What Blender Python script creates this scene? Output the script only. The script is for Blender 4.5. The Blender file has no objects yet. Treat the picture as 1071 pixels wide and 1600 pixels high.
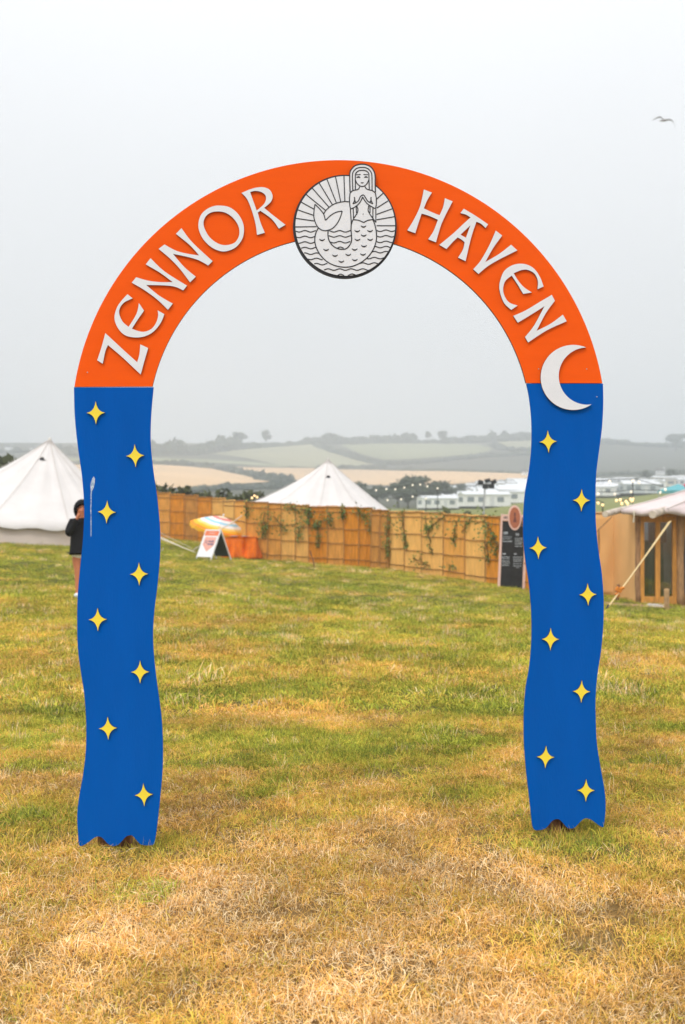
import bpy, bmesh, math, random
import numpy as np
from mathutils import Vector, Matrix
from mathutils.geometry import tessellate_polygon

random.seed(7)
rng = np.random.default_rng(7)
SC = bpy.context.scene
COL = SC.collection
PI = math.pi

# ------------------------------------------------------------------ camera, sky, sun, exposure
F = 1778.0            # focal length in photograph pixels (1071 x 1600)
CX, CY = 535.5, 800.0
CAM_Z = 1.6
cam_d = bpy.data.cameras.new('camera')
cam = bpy.data.objects.new('camera', cam_d)
COL.objects.link(cam)
cam.location = (0, 0, CAM_Z)
cam.rotation_euler = (PI / 2, 0, 0)
cam_d.sensor_fit = 'VERTICAL'
cam_d.sensor_height = 36.0
cam_d.lens = F / 1600 * 36.0
cam_d.clip_start = 0.1
cam_d.clip_end = 6000
cam_d.dof.use_dof = True
cam_d.dof.focus_distance = 5.45
cam_d.dof.aperture_fstop = 3.3
SC.camera = cam

SUN_EL, SUN_AZ = math.radians(52), math.radians(212)
world = bpy.data.worlds.new('World')
SC.world = world
world.use_nodes = True
nt = world.node_tree
nt.nodes.clear()
wo = nt.nodes.new('ShaderNodeOutputWorld')
bg = nt.nodes.new('ShaderNodeBackground')
bg.inputs['Strength'].default_value = 0.1
sky = nt.nodes.new('ShaderNodeTexSky')
sky.sky_type = 'NISHITA'
sky.sun_disc = False
sky.sun_elevation = SUN_EL
sky.sun_rotation = SUN_AZ
sky.dust_density = 3.0
hs = nt.nodes.new('ShaderNodeHueSaturation')
hs.inputs['Saturation'].default_value = 0.35
nt.links.new(sky.outputs[0], hs.inputs['Color'])
tc = nt.nodes.new('ShaderNodeTexCoord')
sep = nt.nodes.new('ShaderNodeSeparateXYZ')
nt.links.new(tc.outputs['Generated'], sep.inputs[0])
mr = nt.nodes.new('ShaderNodeMapRange')          # overcast: brighter towards the zenith
mr.inputs['From Min'].default_value = 0.0
mr.inputs['From Max'].default_value = 1.0
mr.inputs['To Min'].default_value = 8.1
mr.inputs['To Max'].default_value = 21.0
ab_ = nt.nodes.new('ShaderNodeMath'); ab_.operation = 'MAXIMUM'; ab_.inputs[1].default_value = 0.0
pw_ = nt.nodes.new('ShaderNodeMath'); pw_.operation = 'POWER'; pw_.inputs[1].default_value = 1.6
nt.links.new(sep.outputs['Z'], ab_.inputs[0]); nt.links.new(ab_.outputs[0], pw_.inputs[0])
nt.links.new(pw_.outputs[0], mr.inputs['Value'])
nz = nt.nodes.new('ShaderNodeTexNoise')
nz.inputs['Scale'].default_value = 1.6
nz.inputs['Detail'].default_value = 4
nz.inputs['Roughness'].default_value = 0.45
nt.links.new(tc.outputs['Generated'], nz.inputs['Vector'])
mr2 = nt.nodes.new('ShaderNodeMapRange')
mr2.inputs['From Min'].default_value = 0.3
mr2.inputs['From Max'].default_value = 0.7
mr2.inputs['To Min'].default_value = 0.97
mr2.inputs['To Max'].default_value = 1.03
nt.links.new(nz.outputs['Fac'], mr2.inputs['Value'])
mu = nt.nodes.new('ShaderNodeMath'); mu.operation = 'MULTIPLY'
nt.links.new(mr.outputs[0], mu.inputs[0]); nt.links.new(mr2.outputs[0], mu.inputs[1])
vm = nt.nodes.new('ShaderNodeVectorMath'); vm.operation = 'SCALE'
vm.inputs[0].default_value = (0.975, 0.992, 1.022)
nt.links.new(mu.outputs[0], vm.inputs['Scale'])
mx = nt.nodes.new('ShaderNodeMix'); mx.data_type = 'RGBA'
mx.inputs['Factor'].default_value = 0.88
nt.links.new(hs.outputs[0], mx.inputs[6]); nt.links.new(vm.outputs[0], mx.inputs[7])
nt.links.new(mx.outputs[2], bg.inputs['Color'])
nt.links.new(bg.outputs[0], wo.inputs['Surface'])

sun_d = bpy.data.lights.new('sun', 'SUN')
sun_d.energy = 1.5
sun_d.angle = math.radians(14)
sun_d.color = (1.0, 0.975, 0.94)
sun = bpy.data.objects.new('sun', sun_d)
COL.objects.link(sun)
sdir = Vector((math.sin(SUN_AZ) * math.cos(SUN_EL), math.cos(SUN_AZ) * math.cos(SUN_EL), math.sin(SUN_EL)))
sun.rotation_euler = sdir.to_track_quat('Z', 'Y').to_euler()
sun.location = (0, 0, 150)

SC.view_settings.view_transform = 'Standard'
SC.view_settings.look = 'None'
SC.view_settings.gamma = 1.0
SC.view_settings.use_curve_mapping = False
SC.view_settings.exposure = 0.06
SC.render.engine = 'CYCLES'
SC.cycles.use_denoising = True
SC.cycles.max_bounces = 6
SC.cycles.diffuse_bounces = 3
SC.cycles.volume_bounces = 2
SC.cycles.transparent_max_bounces = 12
HAZE = 0.00105

# ------------------------------------------------------------------ helpers
def vnoise(x, y, s, seed=0):
    x = np.asarray(x, float) / s + 100.0; y = np.asarray(y, float) / s + 100.0
    xi = np.floor(x).astype(np.int64); yi = np.floor(y).astype(np.int64)
    fx = x - xi; fy = y - yi
    fx = fx * fx * (3 - 2 * fx); fy = fy * fy * (3 - 2 * fy)
    def h(a, b):
        n = (a * 374761393 + b * 668265263 + seed * 974711) & 0x7fffffff
        n = ((n ^ (n >> 13)) * 1274126177) & 0x7fffffff
        return ((n ^ (n >> 16)) & 0xffff) / 65535.0
    return (h(xi, yi) * (1 - fx) + h(xi + 1, yi) * fx) * (1 - fy) + (h(xi, yi + 1) * (1 - fx) + h(xi + 1, yi + 1) * fx) * fy

def sstep(a, b, v):
    t = np.clip((np.asarray(v, float) - a) / (b - a), 0, 1)
    return t * t * (3 - 2 * t)

YK = np.array([90, 130, 220, 330, 450, 620, 780, 930, 1080.])
AK = (np.array([0, 240, 420, 560, 700, 820, 940, 1071.]) - CX) / F
PK = np.array([[806, 800, 785, 772, 755, 735, 718, 702, 691],
               [806, 800, 785, 769, 748, 726, 715, 703, 692],
               [808, 803, 790, 775, 757, 742, 728, 703, 691],
               [808, 804, 795, 785, 770, 752, 733, 706, 690],
               [808, 803, 796, 782, 758, 738, 730, 708, 690],
               [806, 799, 778, 765, 755, 742, 733, 705, 688],
               [806, 800, 778, 765, 752, 742, 730, 708, 690],
               [804, 797, 768, 760, 750, 740, 728, 712, 696.]])

def prof(a, Y):
    """height of the far ground at tangent a and depth Y"""
    a = np.clip(a, AK[0], AK[-1]); Yc = np.clip(Y, YK[0], YK[-1])
    i = np.clip(np.searchsorted(AK, a) - 1, 0, len(AK) - 2)
    j = np.clip(np.searchsorted(YK, Yc) - 1, 0, len(YK) - 2)
    u = (a - AK[i]) / (AK[i + 1] - AK[i]); u = u * u * (3 - 2 * u)
    v = (Yc - YK[j]) / (YK[j + 1] - YK[j])
    p = (PK[i, j] * (1 - u) + PK[i + 1, j] * u) * (1 - v) + (PK[i, j + 1] * (1 - u) + PK[i + 1, j + 1] * u) * v
    z = CAM_Z + (CY - p) * Yc / F
    return z - np.maximum(0, np.asarray(Y, float) - YK[-1]) * 0.03

def gz(x, y):
    x = np.asarray(x, float); y = np.asarray(y, float)
    near = -0.065 * np.clip(x, -25, 25) * sstep(7, 26, y)
    near = near + 0.05 * (vnoise(x, y, 4.0, 3) - 0.5) + 0.03 * (vnoise(x, y, 1.7, 5) - 0.5)
    near = near + 0.035 * np.exp(-((x - 1.05) ** 2 + (y - 5.5) ** 2) / 0.8)
    Y = np.maximum(y, 1.0)
    far = prof(x / Y, Y)
    w = sstep(52, 92, y)
    return near * (1 - w) + far * w

def ground_hit(px, py, lo=3.0, hi=1080.0):
    """world point where the sight line through a photograph pixel meets the ground"""
    a = (px - CX) / F; b = (CY - py) / F
    Y = np.geomspace(lo, hi, 4000)
    d = CAM_Z + b * Y - gz(a * Y, Y)
    k = np.argmax(d < 0)
    if not (d < 0).any():
        k = len(Y) - 1
    Yv = Y[k]
    return Vector((a * Yv, Yv, float(gz(a * Yv, Yv))))

def at(px, py, Y):
    return Vector(((px - CX) / F * Y, Y, CAM_Z + (CY - py) / F * Y))

def tag(o, label=None, cat=None, group=None, kind=None):
    if label: o['label'] = label
    if cat: o['category'] = cat
    if group: o['group'] = group
    if kind: o['kind'] = kind
    return o

def empty(name, loc=(0, 0, 0), rz=0.0, label=None, cat=None, group=None):
    o = bpy.data.objects.new(name, None)
    COL.objects.link(o)
    o.location = loc; o.rotation_euler = (0, 0, rz)
    o.empty_display_size = 0.2
    return tag(o, label, cat, group)

def link(name, me, mat=None, parent=None, loc=None):
    o = bpy.data.objects.new(name, me)
    COL.objects.link(o)
    if mat is not None:
        for m in (mat if isinstance(mat, (list, tuple)) else [mat]):
            me.materials.append(m)
    if parent is not None: o.parent = parent
    if loc is not None: o.location = loc
    return o

def mesh(name, verts, faces, smooth=False, mi=None):
    me = bpy.data.meshes.new(name)
    me.from_pydata([tuple(v) for v in verts], [], faces)
    if smooth: me.polygons.foreach_set('use_smooth', [True] * len(me.polygons))
    if mi is not None: me.polygons.foreach_set('material_index', mi)
    me.update()
    return me

def copy_tree(o, parent=None):
    c = o.copy(); COL.objects.link(c)
    if parent is not None: c.parent = parent
    for ch in list(o.children): copy_tree(ch, c)
    return c

class MB:
    """collects simple shapes into one mesh"""
    def __init__(s): s.v = []; s.f = []; s.m = []
    def add(s, vs, fs, mi=0):
        n = len(s.v); s.v += [tuple(v) for v in vs]
        s.f += [tuple(i + n for i in f) for f in fs]; s.m += [mi] * len(fs)
        return s
    def box(s, c, d, R=None, mi=0):
        vs = []
        for i in range(8):
            p = Vector(((1 if i & 1 else -1) * d[0] / 2, (1 if i & 2 else -1) * d[1] / 2, (1 if i & 4 else -1) * d[2] / 2))
            if R is not None: p = R @ p
            vs.append(p + Vector(c))
        return s.add(vs, [(0, 2, 3, 1), (4, 5, 7, 6), (0, 1, 5, 4), (2, 6, 7, 3), (0, 4, 6, 2), (1, 3, 7, 5)], mi)
    def tube(s, pts, r, n=8, mi=0, cap=True):
        pts = [Vector(p) for p in pts]
        rs = r if isinstance(r, (list, tuple)) else [r] * len(pts)
        vs = []; fs = []
        up = Vector((0.13, 0.2, 1))
        for i, p in enumerate(pts):
            d = (pts[min(i + 1, len(pts) - 1)] - pts[max(i - 1, 0)]).normalized()
            a = d.cross(up)
            if a.length < 1e-4: a = d.cross(Vector((1, 0, 0)))
            a.normalize(); b = d.cross(a)
            for k in range(n):
                t = 2 * PI * k / n
                vs.append(p + (a * math.cos(t) + b * math.sin(t)) * rs[i])
        for i in range(len(pts) - 1):
            for k in range(n):
                k2 = (k + 1) % n
                fs.append((i * n + k, i * n + k2, (i + 1) * n + k2, (i + 1) * n + k))
        if cap:
            fs.append(tuple(range(n))[::-1]); fs.append(tuple((len(pts) - 1) * n + k for k in range(n)))
        return s.add(vs, fs, mi)
    def ball(s, c, r, n=8, m=5, mi=0):
        r = r if isinstance(r, (list, tuple)) else (r, r, r)
        vs = []; fs = []
        for i in range(m + 1):
            th = PI * i / m
            for k in range(n):
                ph = 2 * PI * k / n
                vs.append((c[0] + r[0] * math.sin(th) * math.cos(ph), c[1] + r[1] * math.sin(th) * math.sin(ph), c[2] + r[2] * math.cos(th)))
        for i in range(m):
            for k in range(n):
                k2 = (k + 1) % n
                fs.append((i * n + k, (i + 1) * n + k, (i + 1) * n + k2, i * n + k2))
        return s.add(vs, fs, mi)
    def build(s, name, mat=None, parent=None, smooth=False, loc=None):
        return link(name, mesh(name, s.v, s.f, smooth, s.m), mat, parent, loc)

def bevel_obj(o, w, seg=1):
    m = o.modifiers.new('bevel', 'BEVEL'); m.width = w; m.segments = seg; m.limit_method = 'ANGLE'
    return o

# ------------------------------------------------------------------ materials
MATS = {}
def mat(name, col, rough=0.7, var=0.0, nscale=8.0, bump=0.0, bscale=40.0, stretch=(1, 1, 1), spec=0.3, emit=None, metal=0.0, coords='Object', col2=None):
    if name in MATS: return MATS[name]
    m = bpy.data.materials.new(name); m.use_nodes = True
    t = m.node_tree; b = t.nodes['Principled BSDF']
    b.inputs['Base Color'].default_value = (*col, 1)
    b.inputs['Roughness'].default_value = rough
    b.inputs['Specular IOR Level'].default_value = spec
    b.inputs['Metallic'].default_value = metal
    if emit:
        b.inputs['Emission Color'].default_value = (*emit[0], 1); b.inputs['Emission Strength'].default_value = emit[1]
    if var or bump:
        c = t.nodes.new('ShaderNodeTexCoord'); mp = t.nodes.new('ShaderNodeMapping')
        mp.inputs['Scale'].default_value = stretch
        t.links.new(c.outputs[coords], mp.inputs['Vector'])
    if var:
        n = t.nodes.new('ShaderNodeTexNoise'); n.inputs['Scale'].default_value = nscale
        n.inputs['Detail'].default_value = 5; n.inputs['Roughness'].default_value = 0.6
        t.links.new(mp.outputs[0], n.inputs['Vector'])
        r = t.nodes.new('ShaderNodeValToRGB')
        r.color_ramp.elements[0].position = 0.32; r.color_ramp.elements[1].position = 0.68
        lo = col2 if col2 else tuple(v * (1 - var) for v in col)
        hi = col if col2 else tuple(min(v * (1 + var), 0.95) for v in col)
        r.color_ramp.elements[0].color = (*lo, 1); r.color_ramp.elements[1].color = (*hi, 1)
        t.links.new(n.outputs['Fac'], r.inputs[0]); t.links.new(r.outputs[0], b.inputs['Base Color'])
    if bump:
        n2 = t.nodes.new('ShaderNodeTexNoise'); n2.inputs['Scale'].default_value = bscale; n2.inputs['Detail'].default_value = 4
        t.links.new(mp.outputs[0], n2.inputs['Vector'])
        bp = t.nodes.new('ShaderNodeBump'); bp.inputs['Strength'].default_value = bump; bp.inputs['Distance'].default_value = 0.01
        t.links.new(n2.outputs['Fac'], bp.inputs['Height']); t.links.new(bp.outputs[0], b.inputs['Normal'])
    MATS[name] = m
    return m

M_ORANGE = mat('orange paint', (0.95, 0.115, 0.008), 0.7, 0.035, 3.0, 0.12, 30, (1, 1, 9), 0.05)
M_BLUE = mat('blue paint', (0.0002, 0.098, 0.46), 0.7, 0.05, 2.0, 0.10, 30, (5, 5, 1), 0.03)
M_WHITE = mat('white paint', (0.79, 0.82, 0.86), 0.7, 0.025, 12.0, 0.08, 60, (1, 1, 1), 0.15)
M_YELLOW = mat('yellow paint', (0.93, 0.74, 0.06), 0.55, 0.04, 12.0)
M_EDGE = mat('shaded plywood edge', (0.09, 0.055, 0.035), 0.85, 0.3, 60.0)  # raw cut edges, with their shade put into the dark brown
M_BACK = mat('raw plywood', (0.36, 0.24, 0.13), 0.8, 0.2, 6.0, 0.1, 40, (1, 1, 8))
M_INK = mat('charcoal paint', (0.028, 0.030, 0.036), 0.6)
M_STAKE = mat('brown timber', (0.22, 0.105, 0.05), 0.9, 0.5, 14.0, 0.5, 30, (4, 4, 1))
M_CANVAS = mat('cream canvas', (0.64, 0.605, 0.58), 0.9, 0.05, 1.3, 0.35, 3)
M_CANVAS_W = mat('cream canvas wall', (0.66, 0.56, 0.49), 0.9, 0.05, 2.0, 0.1, 6)
M_SEAM = mat('canvas seam', (0.58, 0.52, 0.48), 0.9)
M_ROPE = mat('pale rope', (0.72, 0.66, 0.52), 0.9)
M_TAN = mat('tan canvas', (0.78, 0.45, 0.18), 0.9, 0.06, 1.2, 0.2, 5)
M_ROOFC = mat('pinkish canvas', (0.64, 0.54, 0.52), 0.9, 0.05, 2.0, 0.2, 6)
M_AMBER = mat('amber timber', (0.64, 0.29, 0.06), 0.55, 0.25, 4.0, 0.15, 20, (6, 6, 1))
M_TIMBER = mat('weathered timber', (0.34, 0.185, 0.09), 0.85, 0.4, 5.0, 0.4, 20, (5, 5, 1))
M_LOG = mat('birch log', (0.52, 0.44, 0.36), 0.85, 0.3, 6.0, 0.4, 15)
M_REED = [mat('reed amber', (0.70, 0.29, 0.032), 0.85, 0.22, 3.0, 0, 1, (7, 7, 0.8)),
          mat('reed straw', (0.82, 0.48, 0.14), 0.85, 0.16, 3.0, 0, 1, (7, 7, 0.8)),
          mat('reed tan', (0.75, 0.38, 0.085), 0.85, 0.2, 3.0, 0, 1, (7, 7, 0.8)),
          mat('reed brown', (0.58, 0.28, 0.065), 0.85, 0.25, 3.0, 0, 1, (7, 7, 0.8))]
M_BATTEN = mat('dark withy', (0.33, 0.165, 0.055), 0.9, 0.3, 8.0)
M_STICK = mat('fence stick', (0.46, 0.24, 0.08), 0.9, 0.3, 8.0)
M_LEAF = mat('ivy leaf', (0.17, 0.22, 0.05), 0.6, 0.5, 9.0)
M_VSTEM = mat('vine stem', (0.12, 0.08, 0.03), 0.9)
M_HEDGE = mat('hedge leaf', (0.075, 0.085, 0.032), 0.8, 0.45, 1.3)
M_FARTREE = mat('tree leaf', (0.045, 0.058, 0.034), 0.8, 0.4, 0.35)
M_BARK = mat('bark', (0.10, 0.075, 0.05), 0.95, 0.3, 4.0)
M_CARA = mat('caravan white', (0.80, 0.80, 0.79), 0.5, 0.04, 0.8)
M_CROOF = mat('caravan roof', (0.62, 0.63, 0.64), 0.6)
M_CGLASS = mat('caravan window', (0.22, 0.25, 0.28), 0.15, spec=0.6)
M_BLACKF = mat('black fleece', (0.007, 0.007, 0.009), 0.95, 0.3, 30.0)
M_SKIN = mat('skin', (0.62, 0.23, 0.12), 0.55, 0.06, 20.0)
M_SHORTS = mat('white cotton', (0.84, 0.85, 0.90), 0.9)
M_CHALK = mat('chalk', (0.45, 0.49, 0.52), 0.95, 0.4, 80.0)
M_BOARD = mat('blackboard', (0.018, 0.018, 0.019), 0.7, 0.3, 6.0)
M_PINKW = mat('pale pink paint', (0.78, 0.52, 0.43), 0.7, 0.06, 10)
M_CREST = mat('terracotta paint', (0.42, 0.14, 0.07), 0.7, 0.1, 30)
M_DKGREY = mat('dark metal', (0.03, 0.032, 0.035), 0.5, metal=0.4)
M_STEEL = mat('galvanised steel', (0.50, 0.50, 0.50), 0.45, 0.1, 8, metal=0.5)

# ------------------------------------------------------------------ ground
# lusher (negative) and more parched (positive) places: x, y, half widths, amount
PATCH = [(1.15, 5.55, 0.42, 0.45, -0.55), (-0.85, 5.35, 0.30, 0.22, -0.25), (0.70, 6.3, 0.28, 0.22, -0.55), (-2.3, 9.0, 0.8, 0.7, -0.45), (1.25, 9.1, 0.5, 0.35, -0.45),
         (2.0, 7.3, 0.35, 0.3, -0.45), (0.1, 6.9, 0.9, 0.7, -0.15), (-0.1, 10.7, 1.0, 0.9, 0.22), (-0.75, 6.2, 0.35, 0.35, 0.25), (-0.7, 4.8, 0.5, 0.3, 0.22), (0.35, 5.0, 0.5, 0.3, 0.15),
         (0.9, 4.7, 0.5, 0.3, 0.2), (-1.9, 16.5, 1.2, 1.0, 0.22), (0.3, 24, 2.5, 1.4, -0.15), (2.5, 20, 1.5, 1.0, -0.12), (-0.2, 4.5, 0.30, 0.14, -0.13), (0.1, 3.8, 0.25, 0.12, -0.12)]
def dryness(x, y):
    x = np.asarray(x, float); y = np.asarray(y, float)
    b = np.interp(y, [3.0, 4.4, 5.3, 6.2, 8, 12, 20, 40, 60], [0.76, 0.72, 0.60, 0.43, 0.37, 0.31, 0.16, 0.08, 0.06])
    n = 0.55 * vnoise(x, y, 1.1, 11) + 0.30 * vnoise(x, y, 0.42, 12) + 0.15 * vnoise(x, y, 0.16, 13)
    w = np.interp(y, [3, 6, 12, 60], [0.75, 1.15, 1.0, 0.7])
    n2 = vnoise(x, y * 0.45, 3.2, 14)
    n3 = vnoise(x, y * 0.8, 0.55, 15); n4 = vnoise(x, y, 0.23, 16)
    d = b + (n - 0.5) * w * 0.75 + (n2 - 0.5) * 0.15 + ((n3 - 0.5) * 0.34 + (n4 - 0.5) * 0.30) * np.interp(y, [3, 8, 30], [0.8, 1.0, 0.9])
    for cx_, cy_, rx, ry, am in PATCH:
        d = d + am * np.exp(-((x - cx_) / rx) ** 2 - ((y - cy_) / ry) ** 2)
    return np.clip(d, 0.0, 1.0)

rowsY = np.concatenate([[-260, -160, -100, -70, -50, -35, -25], np.arange(-18, 2, 1.0), np.arange(2, 60, 0.36), np.geomspace(60, 1750, 90)])
cs = np.linspace(-1, 1, 301)
wY = 34 + 0.62 * np.maximum(rowsY, 0)
GX = wY[:, None] * (cs + 3.2 * cs ** 5)[None, :]
GY = np.repeat(rowsY[:, None], len(cs), 1)
GZ = gz(GX, GY)
nr, nc = GX.shape
gv = np.stack([GX.ravel(), GY.ravel(), GZ.ravel()], 1)
idx = np.arange(nr * nc).reshape(nr, nc)
gf = np.stack([idx[:-1, :-1].ravel(), idx[:-1, 1:].ravel(), idx[1:, 1:].ravel(), idx[1:, :-1].ravel()], 1)
gme = bpy.data.meshes.new('ground')
gme.from_pydata(gv.tolist(), [], gf.tolist())
gme.polygons.foreach_set('use_smooth', [True] * len(gme.polygons))
D = dryness(gv[:, 0], gv[:, 1])[:, None]
green = np.array([[0.11, 0.105, 0.03]]); straw = np.array([[0.24, 0.135, 0.05]])
ncol = green * (1 - D) + straw * D
scrub = np.array([[0.072, 0.070, 0.045]])
wf = sstep(50, 80, gv[:, 1])[:, None]
wm = sstep(200, 260, gv[:, 1])[:, None]
meadow = np.array([[0.20, 0.21, 0.06]])
fcol = (meadow * (1 - wf) + meadow * wf) * (1 - wm) + scrub * wm
gc = ncol * (1 - wf) + fcol * wf
ca = gme.color_attributes.new('Col', 'FLOAT_COLOR', 'POINT')
ca.data.foreach_set('color', np.concatenate([gc, np.ones((len(gc), 1))], 1).astype(np.float32).ravel())
def ground_mat():
    m = bpy.data.materials.new('field turf'); m.use_nodes = True
    t = m.node_tree; b = t.nodes['Principled BSDF']
    b.inputs['Roughness'].default_value = 0.95; b.inputs['Specular IOR Level'].default_value = 0.1
    a = t.nodes.new('ShaderNodeAttribute'); a.attribute_name = 'Col'
    g = t.nodes.new('ShaderNodeNewGeometry')
    n = t.nodes.new('ShaderNodeTexNoise'); n.inputs['Scale'].default_value = 9.0; n.inputs['Detail'].default_value = 8
    n.inputs['Roughness'].default_value = 0.7
    t.links.new(g.outputs['Position'], n.inputs['Vector'])
    r = t.nodes.new('ShaderNodeMapRange'); r.inputs['From Min'].default_value = 0.3; r.inputs['From Max'].default_value = 0.7
    r.inputs['To Min'].default_value = 0.55; r.inputs['To Max'].default_value = 1.3
    t.links.new(n.outputs['Fac'], r.inputs['Value'])
    v = t.nodes.new('ShaderNodeVectorMath'); v.operation = 'SCALE'
    t.links.new(a.outputs['Color'], v.inputs[0]); t.links.new(r.outputs[0], v.inputs['Scale'])
    t.links.new(v.outputs[0], b.inputs['Base Color'])
    return m
ground = link('ground', gme, ground_mat())
tag(ground, kind='structure')

# draped fields on the far hillside
def py_of(a, Y):
    return CY - (prof(a, Y) - CAM_Z) * F / Y

def drape(name, poly, m, ncol_=70, nrow_=14, lift=0.5):
    xs = [p[0] for p in poly]
    X = np.linspace(min(xs) + 0.01, max(xs) - 0.01, ncol_)
    Yt = np.geomspace(80, 1079, 1500)
    vs = []
    for px in X:
        ys = []
        for (x0, y0), (x1, y1) in zip(poly, poly[1:] + poly[:1]):
            if (x0 <= px < x1) or (x1 <= px < x0):
                ys.append(y0 + (y1 - y0) * (px - x0) / (x1 - x0))
        y0, y1 = (min(ys), max(ys)) if ys else (poly[0][1], poly[0][1])
        a = (px - CX) / F
        P = py_of(np.full_like(Yt, a), Yt)
        for k in range(nrow_):
            py = y1 + (y0 - y1) * k / (nrow_ - 1)
            Yv = float(np.interp(-py, -P, Yt))
            vs.append((a * Yv, Yv, float(prof(np.array([a]), np.array([Yv]))[0]) + lift))
    fs = []
    for i in range(ncol_ - 1):
        for k in range(nrow_ - 1):
            q = i * nrow_ + k
            fs.append((q, q + nrow_, q + nrow_ + 1, q + 1))
    return tag(link(name, mesh(name, vs, fs, True), m), kind='structure')

M_WHEAT = mat('ripe barley', (0.58, 0.38, 0.20), 0.95, 0.10, 0.02, coords='Object')
M_GREENF = mat('green pasture', (0.20, 0.205, 0.10), 0.95, 0.14, 0.02)
M_PALEF = mat('grazed pasture', (0.25, 0.235, 0.13), 0.95, 0.12, 0.02)
M_MEADOW = mat('meadow', (0.20, 0.205, 0.055), 0.95, 0.18, 0.08)
drape('barley_field', [(60, 727), (238, 727), (277, 729), (328, 733), (370, 742), (424, 752), (421, 754.5), (361, 758.5), (305, 763), (244, 766), (60, 770)], M_WHEAT)
drape('barley_field', [(370, 731), (480, 732.5), (590, 734), (690, 736), (838, 740.5), (838, 747), (771, 753), (700, 759), (640, 762), (560, 758), (455, 751), (400, 741)], M_WHEAT)
drape('green_field', [(323, 709), (370, 703), (480, 695), (496, 695), (517, 704.4), (552, 715), (585, 726.5), (538, 730), (487, 731.5), (440, 728), (382, 716), (342, 711)], M_PALEF)
drape('green_field', [(531, 696), (589, 694), (690, 694), (747, 695), (771, 702), (755, 709), (718, 712.5), (640, 718.5), (599, 719.5), (561, 709)], M_GREENF)
drape('green_field', [(60, 716.5), (237, 716.5), (330, 719), (400, 723), (455, 729.5), (440, 731), (380, 727), (300, 722.5), (237, 721), (60, 722)], M_GREENF)
drape('green_field', [(779, 690.8), (835, 688.8), (835, 703), (804, 701), (784, 696)], M_PALEF, 30, 8)

# ------------------------------------------------------------------ grass: instanced tufts (kind = stuff)
def tuft_mesh(name, nb, rad, hmin, hmax, width, lie):
    vs = []; fs = []; bl = []
    for _ in range(nb):
        r = rad * math.sqrt(random.random()); th = random.random() * 2 * PI
        x, y = r * math.cos(th), r * math.sin(th)
        L = random.uniform(hmin, hmax); w = width * random.uniform(0.6, 1.25)
        ph = random.random() * 2 * PI
        lean = min(1.45, max(0.05, random.gauss(lie, 0.35)))
        curl = random.uniform(0.1, 0.9)
        d = Vector((math.cos(ph), math.sin(ph), 0)); s = Vector((-d.y, d.x, 0))
        tw = random.uniform(-0.6, 0.6); s = (s * math.cos(tw) + Vector((0, 0, math.sin(tw)))).normalized()
        p = Vector((x, y, -0.004)); b = random.random()
        n0 = len(vs)
        for k in range(3):
            t = k / 3
            ww = w * (1 - 0.55 * t)
            vs.append(p - s * ww / 2); vs.append(p + s * ww / 2); bl += [b, b]
            an = min(1.52, lean + curl * t)
            p = p + (d * math.sin(an) + Vector((0, 0, math.cos(an)))) * (L / 3)
            if p.z < 0.004: p.z = 0.004 + 0.01 * random.random()
        vs.append(p); bl.append(b)
        fs += [(n0, n0 + 1, n0 + 3, n0 + 2), (n0 + 2, n0 + 3, n0 + 5, n0 + 4), (n0 + 4, n0 + 5, n0 + 6)]
    me = mesh(name, vs, fs, True)
    at_ = me.attributes.new('bl', 'FLOAT', 'POINT'); at_.data.foreach_set('value', bl)
    return me

def grass_mat():
    m = bpy.data.materials.new('grass blades'); m.use_nodes = True
    t = m.node_tree; t.nodes.clear()
    out = t.nodes.new('ShaderNodeOutputMaterial')
    ai = t.nodes.new('ShaderNodeAttribute'); ai.attribute_type = 'INSTANCER'; ai.attribute_name = 'dry'
    ab = t.nodes.new('ShaderNodeAttribute'); ab.attribute_type = 'GEOMETRY'; ab.attribute_name = 'bl'
    m1 = t.nodes.new('ShaderNodeMath'); m1.operation = 'MULTIPLY_ADD'
    m1.inputs[1].default_value = 0.78; m1.inputs[2].default_value = -0.03
    t.links.new(ai.outputs['Fac'], m1.inputs[0])
    m2 = t.nodes.new('ShaderNodeMath'); m2.operation = 'MULTIPLY_ADD'; m2.inputs[1].default_value = 0.36
    t.links.new(ab.outputs['Fac'], m2.inputs[0]); t.links.new(m1.outputs[0], m2.inputs[2])
    r = t.nodes.new('ShaderNodeValToRGB'); e = r.color_ramp.elements
    stops = [(0.0, (0.095, 0.145, 0.035)), (0.14, (0.27, 0.31, 0.045)), (0.32, (0.50, 0.485, 0.065)), (0.50, (0.66, 0.46, 0.085)), (0.70, (0.73, 0.41, 0.105)), (0.88, (0.77, 0.475, 0.18)), (1.0, (0.86, 0.68, 0.42))]
    e[0].position = stops[0][0]; e[0].color = (*stops[0][1], 1)
    e[1].position = stops[-1][0]; e[1].color = (*stops[-1][1], 1)
    for p, c in stops[1:-1]:
        q = e.new(p); q.color = (*c, 1)
    t.links.new(m2.outputs[0], r.inputs[0])
    av = t.nodes.new('ShaderNodeAttribute'); av.attribute_type = 'INSTANCER'; av.attribute_name = 'val'
    vs_ = t.nodes.new('ShaderNodeVectorMath'); vs_.operation = 'SCALE'
    t.links.new(r.outputs[0], vs_.inputs[0]); t.links.new(av.outputs['Fac'], vs_.inputs['Scale'])
    df = t.nodes.new('ShaderNodeBsdfDiffuse'); tr = t.nodes.new('ShaderNodeBsdfTranslucent')
    ms = t.nodes.new('ShaderNodeMixShader'); ms.inputs[0].default_value = 0.2
    t.links.new(vs_.outputs[0], df.inputs['Color']); t.links.new(vs_.outputs[0], tr.inputs['Color'])
    t.links.new(df.outputs[0], ms.inputs[1]); t.links.new(tr.outputs[0], ms.inputs[2])
    t.links.new(ms.outputs[0], out.inputs['Surface'])
    return m
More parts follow.
